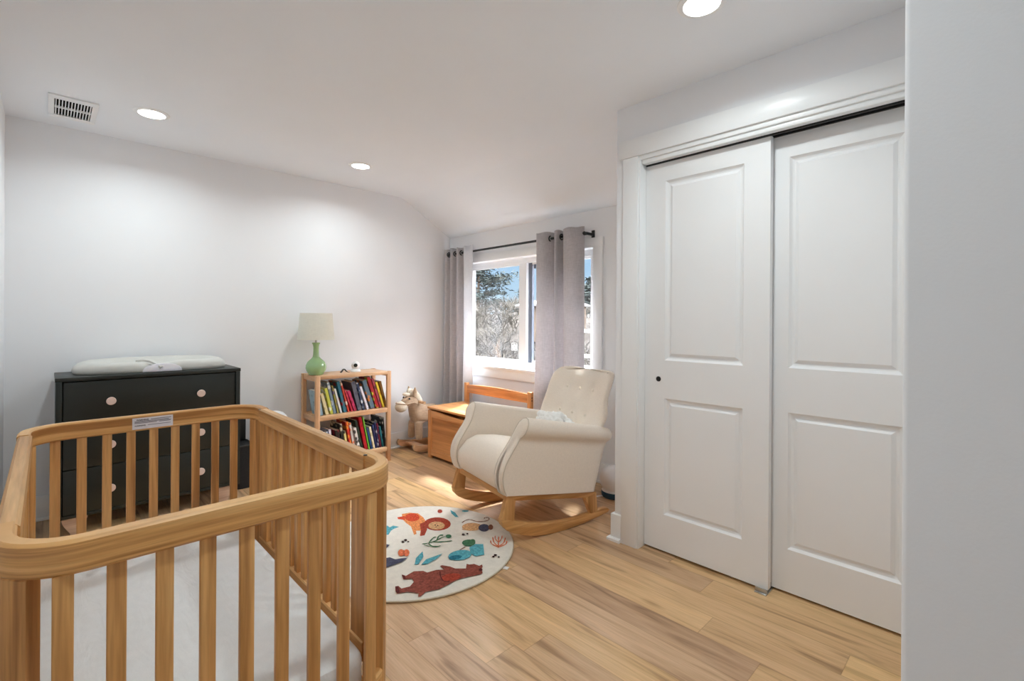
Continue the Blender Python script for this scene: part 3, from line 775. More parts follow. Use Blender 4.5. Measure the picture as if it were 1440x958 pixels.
# table lamp, camera and strap on top of the shelf
lo_ = (-3.80, 1.525, .764); L_ = thing('table_lamp', lo_, 'green glazed gourd lamp with a pale drum shade on the bookshelf', 'lamp')
prof = [(0, .764), (.050, .764), (.055, .767), (.056, .772), (.062, .782), (.072, .798), (.077, .820), (.075, .840), (.066, .862), (.050, .880), (.034, .893), (.025, .905), (.0215, .925), (.020, .955), (.0205, .985), (.024, 1.003), (.030, 1.012), (.0305, 1.016), (.024, 1.018), (0, 1.018)]
B(lo_).lathe(-3.80, 1.525, prof, 40).build('lamp_base', CERAM, L_, ang=60)
B(lo_).lathe(-3.80, 1.525, [(0, 1.015), (.008, 1.015), (.008, 1.06), (.014, 1.062), (.014, 1.10), (0, 1.10)], 20).build('socket', CHROME, L_)
s_ = B(lo_).lathe(-3.80, 1.525, [(.138, 1.042), (.119, 1.250), (.117, 1.250), (.136, 1.042), (.138, 1.042)], 48).build('lamp_shade', SHADE, L_)
b = B(lo_)
for a in (0, 120, 240): b.tube([(-3.80, 1.525, 1.10), (-3.80+.118*math.cos(R(a)), 1.525+.118*math.sin(R(a)), 1.242)], .0015, 6)
b.build('shade_spider', CHROME, L_)
co_ = (-3.80, 1.857, .764); c = thing('baby_monitor_camera', co_, 'small white baby monitor camera with black lens on the bookshelf', 'camera')
B(co_).lathe(-3.80, 1.857, [(0, .764), (.042, .764), (.044, .768), (.041, .778), (.028, .786), (.018, .790), (0, .790)], 32).build('base', WHITEP, c)
B(co_).sphere((-3.80, 1.857, .818), .034, 28, 18).build('head', WHITEP, c)
v3 = Vector((3.80, -1.857, .30)).normalized(); q = v3.to_track_quat('Z', 'Y').to_matrix().to_4x4()
b = B(co_); tb = bmesh.new(); bmesh.ops.create_uvsphere(tb, u_segments=24, v_segments=12, radius=.0155)
for v in tb.verts: v.co.z = v.co.z*.35
b.merge(tb, Matrix.Translation(Vector((-3.80, 1.857, .818))+v3*.0315) @ q); b.build('lens', LENS, c)
ko = (-3.80, 1.745, .7645); k_ = thing('folded_strap', ko, 'small dark folded strap lying between the lamp and the monitor camera', 'strap')
b = B(ko)
b.rings([[(-3.80, 1.72+i*.010, .766+z), (-3.775, 1.72+i*.010+.004, .766+z), (-3.775, 1.72+i*.010+.004, .7685+z), (-3.80, 1.72+i*.010, .7685+z)] for i, z in enumerate((0, .010, .022, .028, .016, .006, .0, .0))])
b.build('strap', BLACK, k_)

# ------------------------------------------------------------------ toy chest
to = (-3.10, 2.63, 0); tc_ = thing('toy_chest', to, 'honey oak bench chest with slatted backrest under the window', 'toy chest')
TX0, TX1, TY0, TY1 = -3.530, -2.668, 2.400, 2.835
for x0 in (TX0, TX1-.052):
    B(to).box(x0, x0+.052, TY0, TY0+.020, 0, .415, bev=.002).build('stile', OAK_Z, tc_)
B(to).box(TX0+.052, TX1-.052, TY0, TY0+.019, .025, .075, bev=.002).build('front_rail', OAK_X, tc_)
cut = [(TX0+.052, .385), (TX0+.052, .412), (TX0+.10, .412)] + [(TX0+.13+.60*i/12, .412-.016*math.sin(math.pi*i/12)) for i in range(13)] + [(TX1-.08, .412), (TX1-.052, .412), (TX1-.052, .385)]
cut = [(TX0+.052, .350)]+cut[1:-1]+[(TX1-.052, .350)]
cut.insert(1, (TX0+.052, .385))
B(to).prism([(TX0+.052, .355), (TX0+.052, .412)] + cut[3:-3] + [(TX1-.052, .412), (TX1-.052, .355)], TY0, TY0+.019, 'Y', bev=.0015).build('front_rail', OAK_X, tc_)
B(to).box(TX0+.045, TX1-.045, TY0+.009, TY0+.015, .06, .37).build('front_panel', OAKP, tc_, smooth=False)
for x0 in (TX0, TX1-.018):
    B(to).box(x0, x0+.018, TY0+.018, TY1, .01, .424, bev=.002).build('side_panel', OAK_Y, tc_)
B(to).box(TX0+.018, TX1-.018, TY1-.014, TY1, .02, .42).build('back_panel', OAKP, tc_, smooth=False)
B(to).box(TX0+.018, TX1-.018, TY0+.019, TY1-.014, .03, .042).build('bottom', OAKP, tc_, smooth=False)
B(to).box(TX0-.004, TX1+.004, TY0-.006, TY1-.036, .426, .446, bev=.005).build('lid', OAK_X, tc_)
for x0 in (TX0, TX1-.040):
    B(to).box(x0, x0+.040, TY1-.034, TY1, .40, .620, bev=.003).build('back_post', OAK_Z, tc_)
b = B(to); b.prism([(TX0+.04, .530), (TX1-.04, .530), (TX1-.04, .602)] + [(TX1-.04-(TX1-TX0-.08)*i/12, .602+.014*math.sin(math.pi*i/12)) for i in range(1, 12)] + [(TX0+.04, .602)], TY1-.030, TY1-.008, 'Y', bev=.002)
b.build('back_rail', OAK_X, tc_)
b = B(to)
for z in (.575, .552): b.tube([(TX1+.0005, TY1-.019, z), (TX1-.003, TY1-.019, z)], .006, 12)
b.build('screw_cap', BLACK, tc_)

# ------------------------------------------------------------------ rocking horse
def skin(name, verts, edges, radii, mat, parent, lv=2):
    me = bpy.data.meshes.new(name); me.from_pydata(verts, edges, []); me.materials.append(mat)
    o = bpy.data.objects.new(name, me); C.objects.link(o); o.parent = parent
    sm = o.modifiers.new('skin', 'SKIN'); sm.use_smooth_shade = True
    for i, r_ in enumerate(radii):
        r2 = r_ if isinstance(r_, tuple) else (r_, r_)
        me.skin_vertices[0].data[i].radius = r2
    me.skin_vertices[0].data[0].use_root = True
    subsurf(o, lv); return o
ho = (-3.785, 2.535, 0); hs = thing('rocking_horse', ho, 'tan plush rocking horse with cream muzzle between the bookshelf and the chest', 'rocking horse')
V = [(0, .03, .335), (0, .16, .335), (0, -.085, .345), (0, -.115, .405), (0, -.145, .475), (0, -.195, .462), (0, -.245, .425)]
E_ = [(0, 1), (0, 2), (2, 3), (3, 4), (4, 5), (5, 6)]
RR = [.080, .082, .080, .060, .060, .052, .040]
for sx in (-1, 1):
    for y, root in ((-.10, 2), (.185, 1)):
        i = len(V)
        V += [(sx*.050, y+.005, .265), (sx*.060, y, .18), (sx*.064, y, .105)]
        RR += [.042, .036, .038]; E_ += [(root, i), (i, i+1), (i+1, i+2)]
skin('body', V, E_, RR, FURT, hs)
b = B(); b.sphere((0, -.247, .420), .052, 20, 14, sc3=(1.0, 1.15, .95)); b.build('muzzle', FURC, hs)
b = B()
for i in range(9):
    t = i/8; y = -.165+.10*t; z = .540-.11*t*t
    for s_ in (-1, 0, 1): b.sphere((s_*.020, y+.012*abs(s_), z+.006*(s_ == 0)), .027, 10, 8, sc3=(.8, 1, 1.25))
for s_ in (-1, 0, 1): b.sphere((s_*.018, -.195, .525), .022, 10, 8, sc3=(.8, 1.4, .8))
b.build('mane', FURC, hs)
for sx in (-1, 1):
    B().tube([(sx*.040, -.135, .515), (sx*.050, -.135, .555), (sx*.054, -.140, .590)], [.022, .019, .004], 10).build('ear', FURT, hs)
    B().sphere((sx*.050, -.195, .492), .009, 12, 8).build('eye', LENS, hs)
b = B(); b.tube([(-.058, -.225, .445), (-.045, -.275, .452), (0, -.302, .455), (.045, -.275, .452), (.058, -.225, .445)], .005, 8); b.tube([(.056, -.225, .445), (.058, -.15, .455), (.052, -.10, .43)], .005, 8); b.tube([(-.056, -.225, .445), (-.058, -.15, .455), (-.052, -.10, .43)], .005, 8); b.build('bridle', FURT, hs)
B().tube([(-.13, -.085, .452), (.13, -.085, .452)], .013, 14).build('handle', HORSEW, hs)
B().tube([(0, .23, .38), (0, .27, .34), (0, .28, .25)], [.018, .024, .012], 10).build('tail', FURC, hs)
lowr = [(-.205, .062), (-.195, .040)]+[(-.17+.52*i/14, .42*(-.17+.52*i/14-.09)**2) for i in range(15)]+[(.375, .040), (.385, .062), (.375, .088)]
outl = lowr+[(.35-.52*i/14, .42*(.35-.52*i/14-.09)**2+.058) for i in range(15)]+[(-.195, .096), (-.204, .082)]
for x0 in (-.150, .118):
    B().prism(outl, x0, x0+.032, 'X', bev=.004).build('rocker', HORSEW, hs)
for y in (-.10, .185): B().box(-.12, .12, y-.035, y+.035, .045, .068, bev=.004).build('crossbar', HORSEW, hs)

# ------------------------------------------------------------------ rocking chair
RCZ = R(78.357-90)
ch = thing('rocking_chair', (-2.085, 2.071, 0), 'cream upholstered wing rocking chair with curved wooden rockers', 'rocking chair', rz=RCZ)
def itp(T, x):
    x = min(max(x, T[0][0]), T[-1][0])
    for i in range(len(T)-1):
        if x <= T[i+1][0]:
            (a, u), (b_, v) = T[i], T[i+1]; h = b_-a; t = (x-a)/h
            m0 = (v-T[i-1][1])/(b_-T[i-1][0]) if i else (v-u)/h
            m1 = (T[i+2][1]-u)/(T[i+2][0]-a) if i+2 < len(T) else (v-u)/h
            return (2*t**3-3*t*t+1)*u+(t**3-2*t*t+t)*h*m0+(3*t*t-2*t**3)*v+(t**3-t*t)*h*m1
    return T[-1][1]
YF = [(0, -.276), (.12, -.296), (.26, -.301), (.40, -.286), (.54, -.250), (.66, -.214), (.78, -.186), (.9, -.166), (1, -.142)]
YB_ = [(0, .356), (.6, .425), (.76, .455), (.88, .472), (.96, .462), (1, .43)]
SEC = [(.234, 0), (.234, .06), (.234, .13), (.234, .2), (.2345, .28), (.235, .36), (.2355, .44), (.236, .52), (.2375, .6), (.239, .67), (.241, .74), (.249, .85), (.261, .93), (.280, .985), (.303, 1.0), (.326, .985), (.345, .94), (.353, .875), (.347, .81), (.333, .765), (.320, .745), (.318, .71), (.318, .64), (.318, .56), (.318, .48), (.318, .40), (.318, .32), (.318, .24), (.318, .16), (.318, .08), (.318, 0)]
def arm(sx):
    b = B(); rg = []; ST = [(-.006, .30), (-.005, .65), (0, .86), (.004, .93), (.010, .97), (.022, .99), (.04, 1), (.12, 1), (.25, 1), (.4, 1), (.55, 1), (.7, 1), (.84, 1), (.90, .995), (.945, .96), (.975, .89), (.993, .76), (1, .55)]
    pip = []
    for t, s_ in ST:
        ring = []
        for x, h in SEC:
            hc_ = min(h, .87); xc = .276 if h < .8 else .299
            x2 = xc+(x-xc)*s_; h2 = hc_+(h-hc_)*s_
            y = itp(YF, h2)*(1-t)+itp(YB_, h2)*t
            zb = .274-.094*t; zt = .674-.114*t
            ring.append((sx*x2, y, zb+h2*(zt-zb)))
        rg.append(ring)
        if t == .010: pip = ring
    b.rings(rg); o = b.build('armrest', CREAM, ch, ang=75)
    pv = [(x*1.0+(.003*sx if abs(x) > .276 else -.003*sx), y-.002, z) for x, y, z in pip]
    B().tube(pv, .0030, 6).build('piping', CREAMP, o)
for sx in (1, -1): arm(sx)
PR = [(-.235, .262), (-.268, .280), (-.290, .33), (-.288, .385), (-.268, .438), (-.228, .480), (-.165, .500), (-.06, .488), (.08, .456), (.22, .428), (.36, .405), (.40, .28)]
b = B(); rg = []
for i in range(15):
    x = -.250+.500*i/14; q = abs(x)/.250; e = q**6; c2 = q*q
    rg.append([(x, y+(.002*e if y < -.2 else 0), z-(.022*c2+.012*e if z > .4 else 0)) for y, z in PR])
b.rings(rg); b.build('seat', CREAM, ch, ang=75)
# backrest
def by(z): return .483+.42*(z-.742)
BT = [(sx*.13 if sx else 0, zz) for zz in (.752, .600) for sx in (-1, 0, 1)]
b = B(); rg = []; NV = 16; NU = 22
for k in range(NV+1):
    v = k/NV
    front = []; back = []
    for i in range(NU+1):
        u = -1+2*i/NU
        zt = .872+.034*u*u-(.034 if u > 0 else .055)*max(0, (abs(u)-.80)/.20)**2
        z = .40+(zt-.40)*v
        hw = .288+.034*math.exp(-((z-.605)/.085)**2)+.008*math.exp(-((z-.78)/.06)**2)
        x = u*hw
        wing = .046*abs(u)**4*(1-.35*max(0, (z-.76)/.14)-.5*math.exp(-((z-.60)/.09)**2))
        dent = sum(.016*math.exp(-((x-bx)**2+(z-bz)**2)/.0016) for bx, bz in BT)
        yf = by(z)-wing+dent; th = .080-.030*abs(u)**3
        edge = 1-max(0, (abs(u)-.9)/.1)**2*.5
        if v > .93: edge *= 1-.6*((v-.93)/.07)**2
        ym = yf+th/2
        front.append((x, ym-th/2*edge, z)); back.append((x*1.0, ym+th/2*edge, z))
    rg.append(front+back[::-1])
b.rings(rg); bk = b.build('backrest', CREAM, ch, ang=180); subsurf(bk, 1)
for bx, bz in BT:
    B().sphere((bx, by(bz)+.010, bz), .012, 14, 8, sc3=(1, .5, 1)).build('button', CREAM, bk)
B().box(-.29, .29, -.257, -.218, .236, .274, bev=.003).build('front_rail', RWOOD_X, ch)
B().box(-.29, .29, .335, .366, .146, .176, bev=.003).build('back_rail', RWOOD_X, ch)
ROCK = [(-.296, .150), (-.290, .118), (-.262, .086), (-.215, .060), (-.15, .035), (-.08, .016), (0, .004), (.06, .0005), (.12, .001), (.2, .004), (.3, .012), (.4, .024), (.463, .034), (.478, .047), (.462, .060), (.406, .064), (.335, .056), (.26, .050), (.18, .049), (.09, .055), (0, .068), (-.07, .082), (-.13, .099), (-.19, .119), (-.22, .131), (-.25, .145)]
for sx in (1, -1):
    a, c = sorted((sx*.270, sx*.311))
    B().prism(ROCK, a, c, 'X', bev=.004).build('rocker', RWOOD_Y, ch)
    B().prism([(-.257, .272), (-.209, .236), (-.218, .126), (-.292, .146)], a+.0005, c-.0005, 'X', bev=.003).build('leg', RWOOD_Z, ch)
    B().prism([(.282, .158), (.368, .172), (.380, .060), (.330, .052)], a+.0005, c-.0005, 'X', bev=.003).build('leg', RWOOD_Z, ch)
    B().prism([(-.255, .2725), (.367, .1745), (.355, .145), (-.215, .236)], a+.001, c-.001, 'X', bev=.003).build('side_rail', RWOOD_Y, ch)
bo = Vector((-2.085, 2.071, 0))+Matrix.Rotation(RCZ, 3, 'Z') @ Vector((-.03, .305, .440))
bl = thing('crumpled_blanket', bo, 'crumpled white muslin blanket tucked on the seat of the rocking chair', 'blanket', rz=RCZ)
t_ = bmesh.new(); bmesh.ops.create_icosphere(t_, subdivisions=5, radius=1)
for v in t_.verts:
    p = v.co.copy(); n1 = noise.noise(p*2.3+Vector((3, 1, 7))); n2 = abs(noise.noise(p*4.7+Vector((1, 5, 2))))
    s_ = 1+.22*n1-.30*n2
    v.co = Vector((p.x*.205*s_, p.y*.080*s_, max(-.028, p.z*.120*s_)+.055))
b = B(); b.merge(t_)
def muslin():
    m = fabric('muslin_print', (236, 236, 232), weave=500, bump=.2, var=.03)
    return m
b.build('cloth', muslin(), bl, ang=180)

# ------------------------------------------------------------------ rug
ro = (-2.178, 1.408, 0); rg_ = thing('round_rug', ro, 'round cream play rug printed with animals and plants beside the crib', 'rug')
b = B(ro); b.lathe(ro[0], ro[1], [(0, .0005), (.516, .0005), (.520, .003), (.520, .008), (.515, .0112), (0, .0112)], 96); b.build('pile', RUGM, rg_, ang=60)
b = B(ro); b.torus((ro[0], ro[1], .0072), .5185, .0036, 'Z', 96, 6); b.build('bound_edge', plain('rug_edge', (206, 196, 176), .9, .2, .08, 90), rg_)
RC = {'orange': (226, 142, 86), 'redorange': (206, 78, 48), 'rust': (160, 66, 48), 'tan': (206, 160, 116), 'dark': (58, 36, 34), 'teal': (92, 164, 176), 'tealdark': (44, 110, 128),
      'brown': (128, 82, 64), 'slate': (78, 78, 96), 'coral': (214, 116, 78), 'green': (74, 118, 86), 'bear': (138, 74, 62), 'beardark': (92, 42, 40)}
keys = list(RC); RM = []
for k in keys:
    m = plain('rug_print_'+k, RC[k], .95, .15, .34, 90, .5, 500); RM.append(m)
b = B()
PRINT = [('orange',[(-0.394,0.155),(-0.378,0.201),(-0.335,0.232),(-0.262,0.222),(-0.203,0.201),(-0.099,0.127),(-0.057,0.086),(-0.07,0.072),(-0.117,0.108),(-0.135,0.089),(-0.096,0.068),(-0.099,0.053),(-0.199,0.098),(-0.267,0.105),(-0.322,0.116)]),
('redorange',[(-0.277,0.206),(-0.262,0.193),(-0.252,0.178),(-0.249,0.162),(-0.253,0.148),(-0.263,0.137),(-0.279,0.131),(-0.298,0.129),(-0.318,0.133),(-0.337,0.142),(-0.353,0.154),(-0.364,0.17),(-0.367,0.186),(-0.364,0.2),(-0.353,0.212),(-0.337,0.218),(-0.317,0.22),(-0.296,0.215)]),
('redorange',[(-0.369,0.108),(-0.355,0.152),(-0.303,0.122),(-0.342,0.098)]),
('rust',[(-0.072,0.286),(-0.05,0.264),(-0.038,0.238),(-0.036,0.211),(-0.045,0.187),(-0.063,0.167),(-0.089,0.155),(-0.119,0.151),(-0.151,0.156),(-0.18,0.17),(-0.204,0.192),(-0.218,0.218),(-0.222,0.246),(-0.213,0.272),(-0.193,0.293),(-0.166,0.305),(-0.133,0.308),(-0.101,0.301)]),
('rust',[(-0.195,0.154),(-0.2,0.19),(-0.106,0.145),(-0.052,0.091),(-0.061,0.069),(-0.116,0.109)]),
('tan',[(-0.078,0.247),(-0.065,0.234),(-0.057,0.219),(-0.056,0.203),(-0.062,0.188),(-0.073,0.176),(-0.089,0.168),(-0.107,0.166),(-0.126,0.169),(-0.143,0.178),(-0.157,0.19),(-0.165,0.206),(-0.167,0.222),(-0.161,0.238),(-0.15,0.25),(-0.133,0.258),(-0.114,0.26),(-0.095,0.256)]),
('dark',[(-0.119,0.214),(-0.117,0.212),(-0.116,0.21),(-0.115,0.209),(-0.116,0.207),(-0.116,0.206),(-0.118,0.206),(-0.12,0.206),(-0.122,0.207),(-0.125,0.208),(-0.126,0.21),(-0.128,0.212),(-0.128,0.213),(-0.128,0.215),(-0.127,0.216),(-0.126,0.216),(-0.124,0.216),(-0.122,0.215)]),
('dark',[(-0.104,0.22),(-0.102,0.218),(-0.101,0.216),(-0.1,0.215),(-0.1,0.213),(-0.101,0.212),(-0.103,0.212),(-0.105,0.212),(-0.107,0.213),(-0.109,0.214),(-0.111,0.216),(-0.112,0.217),(-0.113,0.219),(-0.113,0.221),(-0.112,0.222),(-0.11,0.222),(-0.108,0.222),(-0.106,0.221)]),
('dark',[(-0.094,0.204),(-0.093,0.202),(-0.092,0.201),(-0.092,0.199),(-0.092,0.198),(-0.094,0.197),(-0.095,0.196),(-0.097,0.196),(-0.099,0.196),(-0.101,0.197),(-0.102,0.198),(-0.103,0.2),(-0.103,0.201),(-0.102,0.203),(-0.101,0.204),(-0.1,0.205),(-0.098,0.205),(-0.096,0.205)]),
('teal',[(-0.294,-0.029),(-0.306,0.005),(-0.275,0.004),(-0.282,0.03),(-0.243,0.046),(-0.241,0.014),(-0.231,-0.013),(-0.213,-0.031),(-0.193,-0.051),(-0.217,-0.072)]),
('rust',[(-0.258,0.359),(-0.25,0.353),(-0.245,0.346),(-0.243,0.339),(-0.243,0.334),(-0.247,0.33),(-0.253,0.328),(-0.261,0.329),(-0.27,0.332),(-0.278,0.338),(-0.286,0.344),(-0.292,0.351),(-0.294,0.358),(-0.294,0.364),(-0.29,0.367),(-0.284,0.369),(-0.276,0.368),(-0.267,0.365)]),
('teal',[(-0.241,0.408),(-0.186,0.405),(-0.116,0.377),(-0.133,0.365),(-0.191,0.38)]),
('teal',[(-0.149,0.482),(-0.146,0.478),(-0.145,0.472),(-0.146,0.466),(-0.15,0.46),(-0.155,0.454),(-0.161,0.45),(-0.167,0.448),(-0.174,0.448),(-0.178,0.45),(-0.181,0.454),(-0.182,0.46),(-0.181,0.466),(-0.178,0.472),(-0.172,0.478),(-0.166,0.482),(-0.16,0.484),(-0.154,0.484)]),
('tan',[(0.083,0.392),(0.095,0.378),(0.1,0.36),(0.098,0.342),(0.09,0.324),(0.077,0.31),(0.06,0.3),(0.04,0.297),(0.021,0.299),(0.004,0.308),(-0.008,0.322),(-0.014,0.34),(-0.013,0.359),(-0.005,0.377),(0.009,0.392),(0.027,0.401),(0.047,0.405),(0.067,0.402)]),
('brown',[(-0.035,0.34),(-0.038,0.349),(-0.043,0.362),(-0.048,0.375),(-0.053,0.377),(-0.052,0.365),(-0.046,0.351),(-0.04,0.341)]),
('brown',[(-0.048,0.375),(-0.047,0.385),(-0.045,0.394),(-0.04,0.403),(-0.045,0.407),(-0.053,0.4),(-0.055,0.389),(-0.053,0.378)]),
('brown',[(-0.04,0.403),(-0.025,0.406),(-0.007,0.409),(0.007,0.415),(0.004,0.419),(-0.013,0.416),(-0.031,0.413),(-0.044,0.407)]),
('brown',[(0.008,0.415),(0.021,0.422),(0.03,0.432),(0.035,0.444),(0.03,0.447),(0.022,0.438),(0.013,0.428),(0.003,0.419)]),
('brown',[(0.035,0.444),(0.041,0.454),(0.044,0.467),(0.041,0.479),(0.036,0.481),(0.036,0.472),(0.033,0.46),(0.03,0.447)]),
('brown',[(0.041,0.48),(0.036,0.491),(0.025,0.501),(0.015,0.505),(0.015,0.501),(0.023,0.495),(0.03,0.489),(0.037,0.48)]),
('brown',[(0.013,0.505),(0.005,0.505),(-0.002,0.5),(-0.004,0.493),(0.001,0.489),(0.006,0.493),(0.012,0.498),(0.017,0.5)]),
('brown',[(-0.004,0.492),(-0.005,0.486),(-0.001,0.478),(0.004,0.474),(0.009,0.473),(0.007,0.478),(0.004,0.483),(0.001,0.49)]),
('slate',[(0.124,0.415),(0.135,0.402),(0.142,0.388),(0.145,0.375),(0.142,0.364),(0.134,0.356),(0.123,0.352),(0.109,0.353),(0.094,0.358),(0.08,0.368),(0.068,0.38),(0.06,0.394),(0.058,0.408),(0.06,0.42),(0.068,0.428),(0.08,0.432),(0.094,0.43),(0.11,0.424)]),
('brown',[(0.131,0.435),(0.139,0.426),(0.146,0.418),(0.149,0.41),(0.149,0.404),(0.146,0.4),(0.139,0.4),(0.131,0.402),(0.122,0.407),(0.112,0.415),(0.103,0.424),(0.097,0.432),(0.093,0.441),(0.093,0.447),(0.096,0.45),(0.103,0.451),(0.111,0.448),(0.121,0.443)]),
('tan',[(0.031,0.286),(0.039,0.287),(0.048,0.29),(0.055,0.296),(0.051,0.301),(0.04,0.298),(0.032,0.295),(0.027,0.291)]),
('tan',[(0.055,0.296),(0.066,0.301),(0.076,0.308),(0.081,0.314),(0.077,0.318),(0.068,0.315),(0.058,0.308),(0.051,0.301)]),
('coral',[(0.338,0.289),(0.328,0.3),(0.312,0.315),(0.294,0.33),(0.291,0.327),(0.307,0.31),(0.323,0.295),(0.335,0.286)]),
('coral',[(0.294,0.33),(0.276,0.348),(0.257,0.367),(0.242,0.379),(0.239,0.377),(0.252,0.362),(0.272,0.344),(0.291,0.327)]),
('coral',[(0.325,0.3),(0.312,0.304),(0.294,0.308),(0.276,0.314),(0.277,0.309),(0.296,0.301),(0.314,0.296),(0.326,0.295)]),
('coral',[(0.277,0.313),(0.259,0.326),(0.24,0.341),(0.225,0.35),(0.223,0.347),(0.236,0.335),(0.256,0.32),(0.276,0.309)]),
('coral',[(0.328,0.296),(0.328,0.307),(0.326,0.324),(0.319,0.342),(0.314,0.343),(0.318,0.327),(0.32,0.31),(0.323,0.298)]),
('coral',[(0.318,0.343),(0.308,0.362),(0.292,0.381),(0.28,0.394),(0.276,0.393),(0.286,0.379),(0.301,0.36),(0.314,0.342)]),
('coral',[(0.329,0.294),(0.314,0.295),(0.295,0.294),(0.278,0.294),(0.28,0.29),(0.299,0.286),(0.318,0.287),(0.331,0.289)]),
('coral',[(0.279,0.294),(0.266,0.302),(0.256,0.31),(0.248,0.315),(0.245,0.312),(0.252,0.305),(0.265,0.295),(0.279,0.29)]),
('coral',[(0.334,0.292),(0.338,0.304),(0.34,0.322),(0.337,0.339),(0.332,0.341),(0.331,0.326),(0.33,0.308),(0.33,0.295)]),
('coral',[(0.337,0.34),(0.332,0.353),(0.322,0.366),(0.314,0.373),(0.31,0.371),(0.316,0.363),(0.325,0.352),(0.332,0.34)]),
('coral',[(0.292,0.331),(0.281,0.335),(0.266,0.34),(0.252,0.345),(0.252,0.341),(0.267,0.333),(0.283,0.329),(0.293,0.327)]),
('coral',[(0.253,0.344),(0.241,0.354),(0.231,0.364),(0.222,0.37),(0.22,0.368),(0.227,0.36),(0.239,0.349),(0.251,0.341)]),
('coral',[(0.295,0.329),(0.292,0.339),(0.285,0.353),(0.277,0.367),(0.273,0.367),(0.279,0.353),(0.285,0.339),(0.291,0.329)]),
('coral',[(0.276,0.367),(0.268,0.38),(0.257,0.391),(0.249,0.398),(0.246,0.396),(0.253,0.388),(0.263,0.377),(0.273,0.366)]),
('green',[(0.031,0.021),(0.036,0.027),(0.042,0.038),(0.045,0.052),(0.041,0.054),(0.035,0.042),(0.029,0.031),(0.026,0.023)]),
('green',[(0.045,0.052),(0.049,0.066),(0.05,0.082),(0.049,0.101),(0.044,0.103),(0.043,0.086),(0.042,0.069),(0.041,0.054)]),
('green',[(0.049,0.101),(0.047,0.121),(0.042,0.142),(0.039,0.161),(0.035,0.163),(0.034,0.145),(0.039,0.123),(0.044,0.102)]),
('green',[(0.039,0.16),(0.047,0.172),(0.058,0.18),(0.064,0.187),(0.06,0.19),(0.051,0.185),(0.04,0.177),(0.035,0.163)]),
('green',[(0.049,0.05),(0.041,0.064),(0.027,0.083),(0.015,0.1),(0.009,0.1),(0.018,0.083),(0.032,0.064),(0.044,0.05)]),
('green',[(0.015,0.099),(0.014,0.108),(0.015,0.115),(0.014,0.121),(0.008,0.124),(0.005,0.12),(0.004,0.112),(0.009,0.1)]),
('green',[(0.05,0.046),(0.066,0.043),(0.086,0.042),(0.101,0.045),(0.098,0.049),(0.082,0.049),(0.062,0.05),(0.048,0.051)]),
('green',[(0.102,0.046),(0.111,0.055),(0.114,0.069),(0.114,0.08),(0.109,0.083),(0.106,0.073),(0.103,0.06),(0.097,0.049)]),
('green',[(0.049,0.102),(0.04,0.115),(0.025,0.131),(0.013,0.145),(0.007,0.145),(0.016,0.13),(0.031,0.113),(0.044,0.101)]),
('green',[(0.014,0.144),(0.016,0.151),(0.021,0.157),(0.023,0.163),(0.017,0.167),(0.011,0.164),(0.005,0.157),(0.007,0.146)]),
('green',[(0.063,0.189),(0.069,0.184),(0.072,0.178),(0.073,0.172),(0.072,0.166),(0.068,0.162),(0.063,0.16),(0.056,0.16),(0.048,0.162),(0.041,0.166),(0.035,0.171),(0.032,0.177),(0.031,0.184),(0.032,0.189),(0.036,0.193),(0.042,0.195),(0.049,0.195),(0.056,0.193)]),
('green',[(0.056,0.078),(0.067,0.089),(0.081,0.105),(0.091,0.122),(0.086,0.126),(0.073,0.111),(0.059,0.094),(0.051,0.081)]),
('green',[(0.091,0.122),(0.101,0.135),(0.107,0.148),(0.11,0.158),(0.105,0.161),(0.099,0.153),(0.093,0.14),(0.086,0.125)]),
('green',[(0.046,0.021),(0.056,0.023),(0.069,0.027),(0.081,0.035),(0.078,0.038),(0.064,0.031),(0.052,0.027),(0.044,0.023)]),
('green',[(0.081,0.035),(0.094,0.046),(0.107,0.06),(0.114,0.071),(0.111,0.073),(0.102,0.064),(0.089,0.05),(0.078,0.037)]),
('green',[(0.214,0.234),(0.222,0.224),(0.227,0.212),(0.227,0.2),(0.222,0.189),(0.214,0.18),(0.203,0.174),(0.19,0.173),(0.177,0.175),(0.165,0.182),(0.156,0.192),(0.151,0.204),(0.151,0.216),(0.155,0.227),(0.164,0.237),(0.175,0.242),(0.189,0.244),(0.202,0.241)]),
('green',[(0.202,0.244),(0.208,0.237),(0.213,0.23),(0.215,0.223),(0.215,0.218),(0.211,0.214),(0.206,0.213),(0.198,0.214),(0.19,0.217),(0.182,0.223),(0.175,0.229),(0.17,0.237),(0.168,0.243),(0.169,0.249),(0.172,0.253),(0.178,0.254),(0.185,0.253),(0.194,0.249)]),
('brown',[(0.238,0.036),(0.238,0.048),(0.235,0.067),(0.23,0.088),(0.226,0.09),(0.228,0.069),(0.231,0.051),(0.234,0.038)]),
('brown',[(0.23,0.088),(0.227,0.115),(0.22,0.144),(0.215,0.166),(0.21,0.167),(0.213,0.146),(0.22,0.117),(0.226,0.09)]),
('teal',[(0.292,0.144),(0.305,0.131),(0.313,0.113),(0.315,0.092),(0.311,0.072),(0.302,0.054),(0.288,0.04),(0.272,0.033),(0.254,0.032),(0.238,0.038),(0.224,0.051),(0.215,0.069),(0.213,0.09),(0.216,0.111),(0.226,0.13),(0.24,0.144),(0.257,0.152),(0.275,0.152)]),
('tealdark',[(0.282,0.09),(0.287,0.084),(0.29,0.075),(0.29,0.064),(0.287,0.053),(0.282,0.043),(0.275,0.035),(0.267,0.029),(0.259,0.028),(0.252,0.03),(0.246,0.036),(0.243,0.045),(0.243,0.055),(0.246,0.066),(0.251,0.077),(0.259,0.085),(0.267,0.09),(0.275,0.092)]),
('teal',[(0.233,0.177),(0.225,0.224),(0.254,0.255),(0.346,0.183),(0.327,0.139),(0.287,0.142)]),
